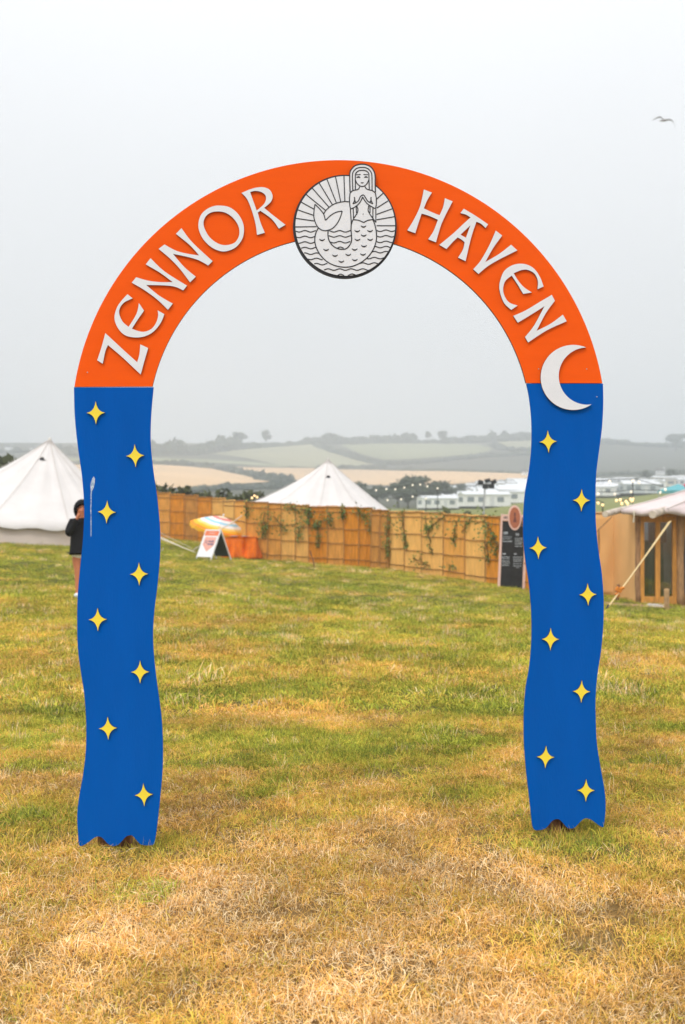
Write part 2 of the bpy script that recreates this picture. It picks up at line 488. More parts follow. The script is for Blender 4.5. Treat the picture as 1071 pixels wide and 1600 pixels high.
M_GRASS = grass_mat()

def grass_object(name, kinds, pts, dry, scl, tilt, kindidx, val=None):
    """pts Nx3; one object whose geometry nodes instance the tufts on its points"""
    coll = bpy.data.collections.new(name + ' tufts')
    for i, me in enumerate(kinds):
        if not me.materials: me.materials.append(M_GRASS)
        coll.objects.link(bpy.data.objects.new('tuft_%02d' % i, me))
    me = bpy.data.meshes.new(name); n = len(pts)
    me.vertices.add(n); me.vertices.foreach_set('co', np.asarray(pts, np.float32).ravel())
    if val is None: val = np.ones(n)
    for nm, arr in (('dry', dry), ('scl', scl), ('val', val)):
        a = me.attributes.new(nm, 'FLOAT', 'POINT'); a.data.foreach_set('value', np.asarray(arr, np.float32))
    a = me.attributes.new('kind', 'INT', 'POINT'); a.data.foreach_set('value', np.asarray(kindidx, np.int32))
    rot = np.stack([rng.normal(0, tilt, n), rng.normal(0, tilt, n), rng.uniform(0, 2 * PI, n)], 1).astype(np.float32)
    a = me.attributes.new('rot', 'FLOAT_VECTOR', 'POINT'); a.data.foreach_set('vector', rot.ravel())
    me.update()
    o = link(name, me)
    g = bpy.data.node_groups.new(name + ' scatter', 'GeometryNodeTree')
    g.interface.new_socket('Geometry', in_out='INPUT', socket_type='NodeSocketGeometry')
    g.interface.new_socket('Geometry', in_out='OUTPUT', socket_type='NodeSocketGeometry')
    N = g.nodes; L = g.links
    gi = N.new('NodeGroupInput'); go = N.new('NodeGroupOutput')
    ip = N.new('GeometryNodeInstanceOnPoints'); ci = N.new('GeometryNodeCollectionInfo')
    ci.inputs['Collection'].default_value = coll
    ci.inputs['Separate Children'].default_value = True; ci.inputs['Reset Children'].default_value = True
    def attr(nm, ty):
        q = N.new('GeometryNodeInputNamedAttribute'); q.data_type = ty; q.inputs['Name'].default_value = nm
        return q.outputs[0]
    L.new(gi.outputs[0], ip.inputs['Points']); L.new(ci.outputs[0], ip.inputs['Instance'])
    ip.inputs['Pick Instance'].default_value = True
    L.new(attr('kind', 'INT'), ip.inputs['Instance Index'])
    L.new(attr('rot', 'FLOAT_VECTOR'), ip.inputs['Rotation'])
    L.new(attr('scl', 'FLOAT'), ip.inputs['Scale'])
    L.new(ip.outputs[0], go.inputs[0])
    md = o.modifiers.new('scatter', 'NODES'); md.node_group = g
    tag(o, kind='stuff')
    return o

def scatter(y0, y1, dens, margin):
    """random points, density per square metre, inside the widened view between depths y0 and y1"""
    hw = lambda y: 0.31 * y + margin
    area = (hw(y0) + hw(y1)) * (y1 - y0)
    n = int(area * dens)
    y = rng.uniform(y0, y1, n * 2); x = rng.uniform(-hw(y1), hw(y1), n * 2)
    k = np.abs(x) < hw(y)
    x, y = x[k][:n], y[k][:n]
    return x, y

K_NEAR = [tuft_mesh('tuft', 54, 0.10, 0.022, 0.050, 0.0026, 0.8) for _ in range(6)] + \
         [tuft_mesh('tuft', 54, 0.12, 0.022, 0.062, 0.0027, 1.25) for _ in range(6)] + \
         [tuft_mesh('tuft', 14, 0.05, 0.04, 0.085, 0.0026, 0.45) for _ in range(3)]
K_FAR = [tuft_mesh('tuft', 64, 0.20, 0.028, 0.065, 0.0055, 0.75) for _ in range(5)] + \
        [tuft_mesh('tuft', 64, 0.22, 0.03, 0.08, 0.0055, 1.2) for _ in range(4)] + \
        [tuft_mesh('tuft', 40, 0.13, 0.06, 0.12, 0.006, 0.5) for _ in range(3)]

def make_grass(name, y0, y1, dens, margin, kinds, nu, nl, jit):
    x, y = scatter(y0, y1, dens, margin)
    z = gz(x, y)
    d = dryness(x, y)
    dj = np.clip(d + rng.normal(0, jit, len(x)), 0, 1)
    lying = rng.random(len(x)) < (0.15 + 0.75 * dj)
    tall = rng.random(len(x)) < 0.05
    k = np.where(lying, nu + rng.integers(0, nl, len(x)), rng.integers(0, nu, len(x)))
    k = np.where(tall, nu + nl + rng.integers(0, 3, len(x)), k)
    s = rng.uniform(0.7, 1.25, len(x))
    clump = 0.6 * vnoise(x, y, 0.42, 31) + 0.4 * vnoise(x, y, 0.17, 32)
    dark = clump > 0.77                       # lusher, darker tufts
    s = np.where(dark, s * 1.35, s); dj = np.where(dark, dj * 0.2 - 0.05, dj)
    bare = (0.6 * vnoise(x, y, 0.33, 41) + 0.4 * vnoise(x, y, 0.12, 42)) < 0.30
    keep = ~(bare & (rng.random(len(x)) < 0.7) & (y < 11))
    soil_c = ground_hit(985, 946, 15, 60); keep &= ~((((x - soil_c.x) / 0.85) ** 2 + ((y - soil_c.y) / 0.5) ** 2 < 1) & (rng.random(len(x)) < 0.85))
    foot = (np.abs(np.abs(x - 0.02) - 1.08) < 0.17) & (np.abs(y - 5.50) < 0.13)
    s = np.where(foot, s * 0.45, s)
    dj = np.where(tall & (rng.random(len(x)) < 0.6), 1.0, dj)
    val = np.clip(rng.normal(1.05, 0.22, len(x)) + 0.55 * (vnoise(x, y, 0.3, 43) - 0.5) + 0.25 * (vnoise(x, y, 1.3, 44) - 0.5), 0.35, 1.5)
    grass_object(name, kinds, np.stack([x, y, z], 1)[keep], dj[keep], s[keep], 0.12, k[keep], val[keep])

make_grass('grass', 2.4, 9.0, 480, 2.7, K_NEAR, 6, 6, 0.22)
make_grass('grass', 9.0, 20.0, 140, 3.0, K_FAR, 5, 4, 0.19)
make_grass('grass', 20.0, 56.0, 42, 4.0, K_FAR, 5, 4, 0.15)

# ------------------------------------------------------------------ foliage builders
def leaf_cards(mb, pts, size, mi=0):
    for p in pts:
        n = Vector((random.gauss(0, 1), random.gauss(0, 1), random.gauss(0, 1) + 0.4)).normalized()
        a = n.orthogonal().normalized(); b = n.cross(a)
        t = random.random() * 6.3
        a, b = a * math.cos(t) + b * math.sin(t), b * math.cos(t) - a * math.sin(t)
        s = size * random.uniform(0.6, 1.3)
        p = Vector(p)
        mb.add([p - a * s, p + b * s * 0.45, p + a * s, p - b * s * 0.45], [(0, 1, 2, 3)], mi)

def lump(mb, c, r, n=9, m=6):
    """small uneven solid inside a mass of leaves"""
    vs = []; fs = []
    for i in range(m + 1):
        th = PI * i / m
        for k in range(n):
            ph = 2 * PI * k / n
            q = random.uniform(0.78, 1.12)
            vs.append((c[0] + r[0] * q * math.sin(th) * math.cos(ph), c[1] + r[1] * q * math.sin(th) * math.sin(ph), c[2] + r[2] * q * math.cos(th)))
    for i in range(m):
        for k in range(n):
            k2 = (k + 1) % n
            fs.append((i * n + k, (i + 1) * n + k, (i + 1) * n + k2, i * n + k2))
    mb.add(vs, fs)

def tree_meshes(h, w, seed, leaf, nleaf, trunk_h=0.3, lobes=7):
    st = random.getstate(); random.seed(seed)
    tr = MB(); th = h * trunk_h
    tr.tube([(0, 0, -0.3), (0.02 * h, 0, th * 0.6), (0.0, 0.01 * h, th * 1.1), (-0.02 * h, 0, h * 0.7)], [0.035 * h, 0.028 * h, 0.022 * h, 0.008 * h], 7)
    cr = MB()
    for i in range(lobes):
        an = 2 * PI * i / lobes + random.uniform(-0.4, 0.4)
        rr = random.uniform(0.12, 0.34) * w
        zc = random.uniform(th + 0.16 * h, h * 0.84)
        if i == 0: an, rr, zc = 0, 0, h * 0.80
        c = Vector((rr * math.cos(an), rr * math.sin(an), zc))
        R = (random.uniform(0.2, 0.3) * w, random.uniform(0.2, 0.3) * w, random.uniform(0.14, 0.2) * h)
        tr.tube([(0, 0, th), c * 0.6 + Vector((0, 0, th * 0.3)), c], [0.016 * h, 0.010 * h, 0.004 * h], 5)
        lump(cr, c, [q * 0.72 for q in R])
        pts = []
        for _ in range(nleaf // lobes):
            d = Vector((random.gauss(0, 1), random.gauss(0, 1), random.gauss(0, 1))).normalized() * (random.random() ** 0.35) * random.uniform(0.8, 1.15)
            pts.append(c + Vector((d.x * R[0], d.y * R[1], d.z * R[2])))
        leaf_cards(cr, pts, leaf)
    a = mesh('trunk', tr.v, tr.f, True); b = mesh('crown', cr.v, cr.f)
    random.setstate(st)
    return a, b

def plant_tree(name, loc, ms, s, rz, label, group, mcrown):
    t = empty(name, loc, rz, label, 'tree', group)
    t.scale = s if isinstance(s, (tuple, list)) else (s, s, s)
    for nm, me, mm in (('trunk', ms[0], M_BARK), ('crown', ms[1], mcrown)):
        if not me.materials: me.materials.append(mm)
        o = bpy.data.objects.new(nm, me); COL.objects.link(o); o.parent = t
    return t

def hedge(name, pts, hpx, label, cat, m, leaf, step, seed=0, group=None, hit=None, width=1.3, near=False, dens=1.0, ragged=0.35):
    """a hedgerow: an uneven core under many leaf cards, along ground points given as photograph pixels"""
    st = random.getstate(); random.seed(seed + 99)
    P = []
    for i in range(len(pts) - 1):
        (x0, y0), (x1, y1) = pts[i], pts[i + 1]
        n = max(2, int(abs(x1 - x0) / step) + 1)
        for k in range(n):
            t = k / n; P.append((x0 + (x1 - x0) * t, y0 + (y1 - y0) * t))
    P.append(pts[-1])
    mb = MB(); base = None
    if hit is None:
        G = [ground_hit(px, py, 80 if not near else 30) for px, py in P]; P2 = []
        for i in range(len(P) - 1):
            n = min(8, max(1, int((G[i + 1] - G[i]).length / (step * G[i].y / F * 1.6) + 0.5)))
            for k in range(n): P2.append((P[i][0] + (P[i + 1][0] - P[i][0]) * k / n, G[i].y + (G[i + 1].y - G[i].y) * k / n))
        P2.append((P[-1][0], G[-1].y)); P = P2
    for i, (px, py) in enumerate(P):
        if hit is None:
            a = (px - CX) / F; q = Vector((a * py, py, float(gz(a * py, py))))
        else:
            a = (px - CX) / F; q = Vector((a * hit, hit, float(gz(a * hit, hit))))
        hp = hpx if not isinstance(hpx, (list, tuple)) else float(np.interp(i / max(1, len(P) - 1), np.linspace(0, 1, len(hpx)), hpx))
        h = hp * q.y / F * (1 + random.uniform(-ragged, ragged))
        w = step * q.y / F * 1.5
        if base is None: base = q.copy()
        c = q + Vector((random.uniform(-.2, .2) * w, random.uniform(-.4, .4) * w, h * 0.38))
        lump(mb, c - base, (w * 0.85, max(w * 0.8, h * 0.4) * width * 0.6, h * 0.52), 8, 5)
        cards = []
        for _ in range(int(26 * dens)):
            d = Vector((random.gauss(0, 1), random.gauss(0, 1), random.gauss(0, 1))).normalized() * random.uniform(0.75, 1.12)
            cards.append(c - base + Vector((d.x * w * 0.95, d.y * max(w * .8, h * .4) * width * 0.62, d.z * h * 0.56)))
        leaf_cards(mb, cards, leaf * h)
    o = mb.build(name, m, None, False, base)
    random.setstate(st)
    return tag(o, label, cat, group)

# far hillside: hedgerows and woods
hedge('woodland', [(60, 712), (150, 712), (238, 712), (275, 711), (300, 711), (330, 708), (350, 706)], [18, 16, 20, 22, 24, 12, 20], 'hazy grey wood along the skyline beside the blue left leg', 'woodland', M_FARTREE, 0.22, 9, 1)
hedge('woodland', [(350, 705), (385, 702), (420, 698), (440, 697)], [22, 12, 6, 6], 'round hazy wood on the skyline left of the two lone trees', 'woodland', M_FARTREE, 0.25, 7, 2)
hedge('hedgerow', [(372, 703), (430, 699), (485, 694.5)], [5, 5, 8], 'thin hedge along the top of the pale left field', 'hedge', M_FARTREE, 0.35, 5, 3)
hedge('woodland', [(482, 694), (520, 694), (560, 694), (600, 693), (645, 692)], [10, 14, 13, 11, 16], 'dark skyline wood above the middle bell tent', 'woodland', M_FARTREE, 0.28, 7, 4)
hedge('hedgerow', [(645, 692.5), (695, 692)], [5, 5], 'low skyline hedge between the two middle woods', 'hedge', M_FARTREE, 0.4, 5, 5)
hedge('woodland', [(697, 693), (740, 692), (770, 690), (838, 687)], [8, 11, 14, 10], 'long skyline wood meeting the blue right leg', 'woodland', M_FARTREE, 0.28, 7, 6)
hedge('hedgerow', [(494, 697), (517, 706), (552, 717), (600, 729)], [5, 6, 7, 7], 'diagonal hedge dividing the two green hillside fields', 'hedge', M_FARTREE, 0.35, 5, 7)
hedge('hedgerow', [(771, 696), (785, 703), (838, 705)], [5, 6, 6], 'hedge below the small pale field beside the right leg', 'hedge', M_FARTREE, 0.35, 6, 8)
hedge('woodland', [(596, 727), (640, 726), (700, 720), (760, 714), (838, 711)], [6, 6, 6, 6, 7], 'scrubby wood along the foot of the large green field', 'woodland', M_FARTREE, 0.3, 8, 9)
hedge('hedgerow', [(500, 734), (560, 734.5), (620, 736), (690, 737), (770, 739.5), (838, 742)], [9, 6, 5, 4, 4, 5], 'straight hedge along the top of the middle barley field', 'hedge', M_FARTREE, 0.35, 5, 10)
hedge('hedgerow', [(60, 727), (238, 727), (300, 728), (330, 733), (361, 738), (393, 746), (408, 749)], [6, 6, 7, 7, 8, 9, 9], 'dark hedge curving over the left barley field', 'hedge', M_FARTREE, 0.3, 5.5, 11)
hedge('woodland', [(404, 751), (425, 753), (455, 756)], [12, 14, 12], 'dark thicket at the right end of the left barley field', 'woodland', M_FARTREE, 0.28, 6, 12)
hedge('hedgerow', [(300, 770), (345, 766), (380, 765), (421, 764), (462, 764)], [8, 9, 9, 8, 12], 'blue grey hedge along the foot of the left barley field', 'hedge', M_FARTREE, 0.3, 6, 13)
hedge('woodland', [(930, 694), (965, 694), (1000, 697), (1040, 699), (1100, 700)], [8, 7, 5, 8, 16], 'faint skyline wood to the right of the arch', 'woodland', M_FARTREE, 0.28, 8, 14)
hedge('hedgerow', [(925, 744), (980, 742), (1040, 741), (1100, 740)], [4, 5, 6, 5], 'hedge along the hillside above the right hand caravans', 'hedge', M_FARTREE, 0.35, 5, 15)
hedge('hedgerow', [(0, 708), (60, 707), (130, 706)], [6, 7, 6], 'faint hillside hedge above the big left tent', 'hedge', M_FARTREE, 0.35, 7, 16)
# nearer hedges
hedge('hedge', [(225, 0), (330, 0), (412, 0)], [72, 67, 70], 'olive green hedge right behind the left fence run', 'hedge', M_HEDGE, 0.12, 5, 17, hit=58, near=True, dens=3, ragged=0.1)
hedge('bush', [(-40, 0), (-5, 0), (20, 0)], [114, 113, 104], 'dark green bush behind the big left tent', 'bush', M_HEDGE, 0.10, 12, 18, hit=50, near=True, dens=4, ragged=0.12)
hedge('bush', [(694, 0), (745, 0)], [50, 51], 'brown tinged low bush peeping over the right fence run', 'bush', M_HEDGE, 0.2, 9, 19, hit=62, near=True, dens=2, ragged=0.2)
hedge('bush', [(462, 0), (492, 0)], [62, 66], 'dark leafy shrub behind the left slope of the middle tent', 'bush', M_HEDGE, 0.12, 8, 20, hit=63, near=True, dens=3, ragged=0.25)

T1 = tree_meshes(12, 13, 1, 0.55, 900, 0.28, 8)
T2 = tree_meshes(12, 9, 2, 0.5, 700, 0.3, 7)
T3 = tree_meshes(12, 12, 3, 0.6, 900, 0.15, 9)
def tree_px(px, pb, pt, Y, ms, label, wx=1.0, group=None, name='tree', mm=None):
    b = at(px, pb, Y)
    b.z = float(gz(b.x, b.y))
    h = (CAM_Z + (CY - pt) / F * Y) - b.z
    s = h / 12.0
    return plant_tree(name, b, ms, (s * wx, s * wx, s), random.uniform(0, 6), label, group, mm or M_FARTREE)
tree_px(374, 701, 674, 1000, T1, 'broad lone tree on the hazy skyline, left of a slimmer one', 1.15)
tree_px(416, 698, 670, 1010, T2, 'slim upright lone tree on the skyline right of the broad one', 0.9)
tree_px(692, 693, 671, 1040, T2, 'tall skyline tree between the two middle woods', 0.95)
tree_px(669, 692, 673, 1060, T1, 'thin pale tree just left of the tall skyline tree', 0.6)
tree_px(1056, 700, 676, 1000, T1, 'faint skyline tree above the pinkish canvas roof', 1.3)
for (px, pt, Y, ms, wx, lab) in [(655, 741, 235, T3, 1.25, 'largest round tree of the dark clump beside the caravans'),
                                 (622, 753, 240, T1, 1.2, 'lower tree on the left side of the dark clump'),
                                 (590, 758, 250, T3, 1.1, 'small dark tree nearest the right slope of the middle tent'),
                                 (684, 751, 245, T1, 1.2, 'right hand tree of the dark clump, nearest the caravans'),
                                 (638, 751, 228, T3, 1.1, 'dark tree at the centre of the clump below the barley field'),
                                 (560, 752, 255, T3, 1.2, 'dark tree half hidden by the middle tent'),
                                 (719, 756, 330, T3, 0.9, 'small round tree at the left end of the caravans'),
                                 (808, 752, 400, T3, 1.2, 'low tree above the caravans beside the right leg'),
                                 (957, 757, 300, T2, 0.9, 'thin tree among the right hand caravans'),
                                 (1010, 735, 430, T3, 1.0, 'small tree in the hedge above the right hand caravans'),
                                 (1050, 733, 430, T3, 1.0, 'tree in the upper hedge near the right picture edge')]:
    tree_px(px, 795, pt - 1.5, Y, ms, lab, wx * 1.12)

# ------------------------------------------------------------------ caravan park, cottages
def make_caravan(mb_):
    root = empty('static_caravan', (0, 0, 0))
    b = MB(); b.box((0, 0, 1.55), (9.4, 3.2, 2.2)); b.build('body', mb_, root)
    r = MB(); r.add([(-4.85, -1.8, 2.65), (4.85, -1.8, 2.65), (4.85, 1.8, 2.65), (-4.85, 1.8, 2.65), (-4.85, 0, 3.3), (4.85, 0, 3.3)],
                    [(0, 1, 5, 4), (2, 3, 4, 5), (0, 4, 3), (1, 2, 5), (0, 3, 2, 1)]); r.build('roof', M_CROOF, root)
    s = MB(); s.box((0, 0, 0.22), (9.0, 3.0, 0.45)); s.build('skirt', M_DKGREY, root)
    wm_ = MB(); wm_.box((0, 0, 0), (1.3, 0.06, 0.9)); wme = mesh('window', wm_.v, wm_.f); wme.materials.append(M_CGLASS)
    for x in (-3.4, -1.2, 2.6):
        o = bpy.data.objects.new('window', wme); COL.objects.link(o); o.parent = root; o.location = (x, -1.63, 1.75)
    o = bpy.data.objects.new('window', wme); COL.objects.link(o); o.parent = root; o.location = (-4.73, 0, 1.75); o.rotation_euler = (0, 0, PI / 2); o.scale = (1.5, 1, 1)
    d = MB(); d.box((0.9, -1.63, 1.4), (0.8, 0.06, 1.8)); d.build('door', M_CROOF, root)
    return root
protos = [make_caravan(M_CARA), make_caravan(mat('caravan cream', (0.70, 0.66, 0.56), 0.5)), make_caravan(mat('caravan grey', (0.50, 0.53, 0.56), 0.5))]
used_proto = [False] * 3
spots = [(664, 795, 85), (686, 797, 20),
         (690, 786, 12), (712, 786, 80), (732, 787, 10), (757, 785, 15), (782, 781, 85), (806, 778, 10),
         (700, 777, 8), (727, 776, 80), (752, 775, 12), (779, 773, 15), (803, 771, 80), (829, 769, 10),
         (745, 767, 10), (772, 765, 14), (796, 763, 85), (820, 762, 10),
         (694, 796, 80), (720, 793, 12), (745, 790, 85), (768, 785, 12), (795, 782, 15), (688, 781, 12), (716, 781, 15), (741, 781, 80), (766, 777, 12), (790, 777, 80), (815, 774, 12), (714, 771, 14), (762, 770, 80), (812, 766, 12), (760, 763, 12), (785, 761, 80), (808, 759, 14), (806, 786, 20), (828, 783, 80), (781, 789, 12), (706, 791, 80), (738, 784, 15), (757, 795, 12), (930, 778, 12), (950, 777, 85), (972, 776, 10), (1000, 774, 14), (1026, 770, 85), (935, 769, 10), (962, 767, 80), (990, 766, 12), (1018, 765, 10), (1048, 763, 80), (1076, 762, 12),
         (944, 760, 10), (975, 758, 14), (1005, 758, 80), (1035, 756, 10), (1066, 755, 15)]
for i, (px, py, rz) in enumerate(spots):
    q = ground_hit(px, py, 100)
    pk = (0, 0, 1, 0, 2, 0, 0, 1)[i % 8]
    o = copy_tree(protos[pk]) if used_proto[pk] else protos[pk]; used_proto[pk] = True
    o.location = q; o.rotation_euler = (0, 0, math.radians(rz + random.uniform(-6, 6)))
    k = 0.8; o.scale = (k, k, k)
    tag(o, ('white', 'cream', 'pale grey')[pk] + ' static caravan with a low grey roof in the hazy caravan park', 'caravan', 'static caravans in the park below the hill')

def cottage(px, py, w, lab, rz):
    q = ground_hit(px, py, 200)
    root = empty('cottage', q, math.radians(rz), lab, 'house'); root.scale = (0.5, 0.5, 0.5)
    b = MB(); b.box((0, 0, 1.9), (w, 6, 4.8)); b.build('wall', M_CARA, root)
    r = MB(); h = w / 2 + .3
    r.add([(-h, -3.4, 4.2), (h, -3.4, 4.2), (h, 3.4, 4.2), (-h, 3.4, 4.2), (-h, 0, 7), (h, 0, 7)], [(0, 1, 5, 4), (2, 3, 4, 5), (0, 4, 3), (1, 2, 5), (0, 3, 2, 1)])
    rf = r.build('roof', mat('slate roof', (0.12, 0.11, 0.11), 0.8, 0.2, 1.0), root)
    c = MB(); c.box((h - 1, 0, 7.2), (0.9, 0.9, 1.8)); c.build('chimney', M_CARA, rf)
    for x in (-w * .3, 0.1, w * .3):
        wn = MB(); wn.box((x, -3.03, 2.6), (1.1, 0.08, 1.3)); wn.build('window', M_CGLASS, root)
cottage(389, 699, 11, 'white cottage on the skyline between the two lone trees', 10)
cottage(14, 703, 12, 'pale cottage on the hillside above the bush behind the left tent', -15)
cottage(52, 704, 10, 'pale cottage hidden by haze left of the big tent peak', 20)
cottage(822, 744, 8, 'small white house at the end of the barley field by the right leg', 5)
cottage(1032, 742, 9, 'small white house in the hedge above the right hand caravans', -8)

# ------------------------------------------------------------------ reed fence
def fence_run(label, pts, seams, tones, name='reed_fence'):
    """pts: (px, base py, top py); panels between consecutive seams"""
    xs = [p[0] for p in pts]
    W = {}
    B = [ground_hit(p[0], p[1], 15, 60) for p in pts]
    root = empty(name, B[0], 0, label, 'fence')
    o0 = B[0]
    def base(px):
        i = max(0, min(len(xs) - 2, int(np.searchsorted(xs, px)) - 1))
        # straight run: intersect sight line with the ground line between the ends
        p, q = B[i], B[i + 1]; a = (px - CX) / F
        t = (a * p.y - p.x) / ((q.x - p.x) - a * (q.y - p.y))
        r = p + (q - p) * t
        return Vector((r.x, r.y, float(gz(r.x, r.y))))
    def top(px): return float(np.interp(px, xs, [p[2] for p in pts]))
    for i in range(len(seams) - 1):
        b0, b1 = base(seams[i]), base(seams[i + 1])
        dx = (b1 - b0); L = math.hypot(dx.x, dx.y)
        mid = (seams[i] + seams[i + 1]) / 2; bm = base(mid)
        h = CAM_Z + (CY - top(mid)) / F * bm.y - bm.z + random.uniform(-.02, .02)
        ang = math.atan2(dx.y, dx.x) + random.uniform(-1, 1) * min(.03, .010 / L)
        p = MB(); n = max(6, int(L / 0.045)); L2 = L + 0.03
        vs = []; fs = []
        for k in range(2 * n + 1):
            x = L2 * k / (2 * n); yy = (0.0 if k % 2 == 0 else -0.022) + random.uniform(-.003, .003)
            dz = random.uniform(-0.015, 0.015)
            vs += [(x, yy, -0.12), (x, yy, h + dz), (x, 0.03, h - 0.01), (x, 0.03, -0.12)]
        for k in range(2 * n):
            a = 4 * k; b = a + 4
            fs += [(a, b, b + 1, a + 1), (a + 1, b + 1, b + 2, a + 2), (a + 2, b + 2, b + 3, a + 3)]
        e = 8 * n; fs += [(0, 1, 2, 3), (e, e + 3, e + 2, e + 1)]
        p.add(vs, fs)
        po = p.build('reed_panel', M_REED[tones[i % len(tones)]], root)
        po.location = b0 - o0 + Vector((-dx.y, dx.x, 0)).normalized() * (0.012 if i % 2 else -0.012); po.rotation_euler = (0, random.uniform(-.008, .008), ang)
        for zz in (0.10, 0.36, 0.62, 0.90, 0.985):
            b = MB(); zb = zz * h + random.uniform(-.02, .02)
            b.tube([(0, -0.034, zb), (L2 * .35, -0.040, zb + random.uniform(-.012, .012)), (L2 * .7, -0.036, zb + random.uniform(-.012, .012)), (L2, -0.036, zb)], 0.011 if zz < .95 else 0.016, 5)
            b.build('batten', M_BATTEN, po)
        s = MB(); s.tube([(0.015, -0.052, -0.2), (0.02, -0.056, h * .5), (0.012, -0.052, h + 0.015)], 0.013, 6)
        s.build('stake', M_STICK, po)
    return base
FB_left = fence_run('amber reed fence run at the back, left of the striped parasol', [(225, 840, 767), (352, 850, 780)], [225, 246, 266, 288, 309, 331, 352], [0, 2, 0, 3, 0, 1])
FB_mid0 = fence_run('pale reed fence run joining the back run to the ivy fence', [(352, 852, 781), (384, 873, 783)], [352, 368, 384], [1, 2])
FB_mid = fence_run('ivy hung amber reed fence run below the middle bell tent', [(384, 873, 784), (482, 880.5, 790), (581, 887, 793)], [384, 418, 439, 461, 482, 511, 537, 560, 581], [2, 2, 1, 1, 0, 2, 0, 0])
FB_ret = fence_run('narrow brown reed return panel at the fence corner', [(581, 887.5, 796), (606, 890, 798)], [581, 594, 606], [3, 3])
FB_right = fence_run('pale reed fence run with ivy leading to the tall chalkboard', [(606, 889.5, 798), (694, 902, 803), (790, 917, 809), (850, 925, 813)], [606, 633, 661, 694, 729, 760, 783, 810, 850], [1, 1, 1, 2, 1, 0, 2, 0])

def garland(px0, py0, px1, py1, n, width, fb, label):
    P0 = fb(px0); P1 = fb(px1)
    mid = fb((px0 + px1) / 2)
    def P(px, py):
        b = fb(px); n_ = Vector((0, -1, 0))
        return Vector((b.x, b.y - 0.09, CAM_Z + (CY - py) / F * (b.y - 0.09)))
    root = empty('ivy_garland', P(px0, py0), 0, label, 'ivy', 'ivy trails hung on the reed fence')
    o = P(px0, py0)
    path = []
    for k in range(9):
        t = k / 8
        path.append(P(px0 + (px1 - px0) * t + random.uniform(-2, 2) * (0 < k < 8), py0 + (py1 - py0) * t) - o)
    s = MB(); s.tube(path, 0.012, 5); s.build('vine_stem', M_VSTEM, root)
    lv = MB(); pts = []
    for _ in range(int(n * 1.35)):
        t = random.random() ** 0.9 * 8; i = min(7, int(t)); q = path[i].lerp(path[i + 1], t - i)
        w = width * (0.5 + 0.8 * math.sin(PI * min(1, t / 8 + 0.1)))
        pts.append(q + Vector((random.gauss(0, w * 1.35), random.uniform(-0.05, 0.02), random.gauss(0, w * 1.5))))
    leaf_cards(lv, pts, 0.046)
    lo = lv.build('leaves', M_LEAF, root); lo['kind'] = 'stuff'
for g in [(385, 786, 386, 808, 40, 0.05, FB_mid, 'thin ivy strand at the left end of the ivy fence'),
          (415, 800, 411, 838, 110, 0.09, FB_mid, 'dense dark ivy bunch right above the orange table'),
          (428, 806, 446, 828, 60, 0.10, FB_mid, 'loose ivy sprays right of the bunch above the orange table'),
          (446, 793, 482, 797, 60, 0.05, FB_mid, 'ivy trail lying level along the fence top'),
          (483, 793, 483, 818, 80, 0.05, FB_mid, 'dark ivy drop at the right end of the level trail'),
          (471, 806, 466, 842, 70, 0.07, FB_mid, 'ivy strand hanging on the palest panel of the ivy fence'),
          (512, 810, 491, 820, 60, 0.06, FB_mid, 'short slanting ivy strand beside the seam under the tent peak'),
          (498, 814, 497, 856, 70, 0.05, FB_mid, 'long thin ivy strand below the tent peak'),
          (516, 800, 517, 820, 40, 0.05, FB_mid, 'small ivy tuft to the right of the long thin strand'),
          (535, 794, 536, 809, 70, 0.05, FB_mid, 'compact dark ivy knot near the fence top'),
          (557, 794, 570, 809, 50, 0.05, FB_mid, 'sparse ivy sprig just left of the corner ivy'),
          (580, 794, 579, 832, 110, 0.055, FB_mid, 'dark ivy column on the fence corner post'),
          (606, 799, 604, 872, 110, 0.05, FB_ret, 'tall thin ivy strand on the return panel edge'),
          (628, 802, 634, 854, 150, 0.10, FB_right, 'big bushy ivy clump on the first pale panel after the corner'),
          (694, 806, 668, 829, 150, 0.08, FB_right, 'dense slanting ivy swag right of the first clump'),
          (712, 815, 709, 848, 60, 0.08, FB_right, 'loose ivy strand in the middle of the right run'),
          (722, 830, 738, 808, 80, 0.08, FB_right, 'ivy spray climbing on a brown seam of the right run'),
          (756, 812, 774, 843, 190, 0.11, FB_right, 'largest ivy mass left of the chalkboard'),
          (757, 845, 764, 878, 60, 0.08, FB_right, 'ivy tendrils trailing low left of the chalkboard'),
          (645, 872, 672, 884, 50, 0.07, FB_right, 'low ivy trail near the ground under the slanting swag'),
          (664, 808, 676, 866, 70, 0.05, FB_right, 'faint ivy strand hanging below the slanting swag'),
          (700, 882, 712, 888, 30, 0.07, FB_right, 'small low ivy tuft at the foot of the right run'),
          (772, 868, 780, 850, 50, 0.06, FB_right, 'ivy sprig touching the chalkboard edge')]:
    garland(*g)

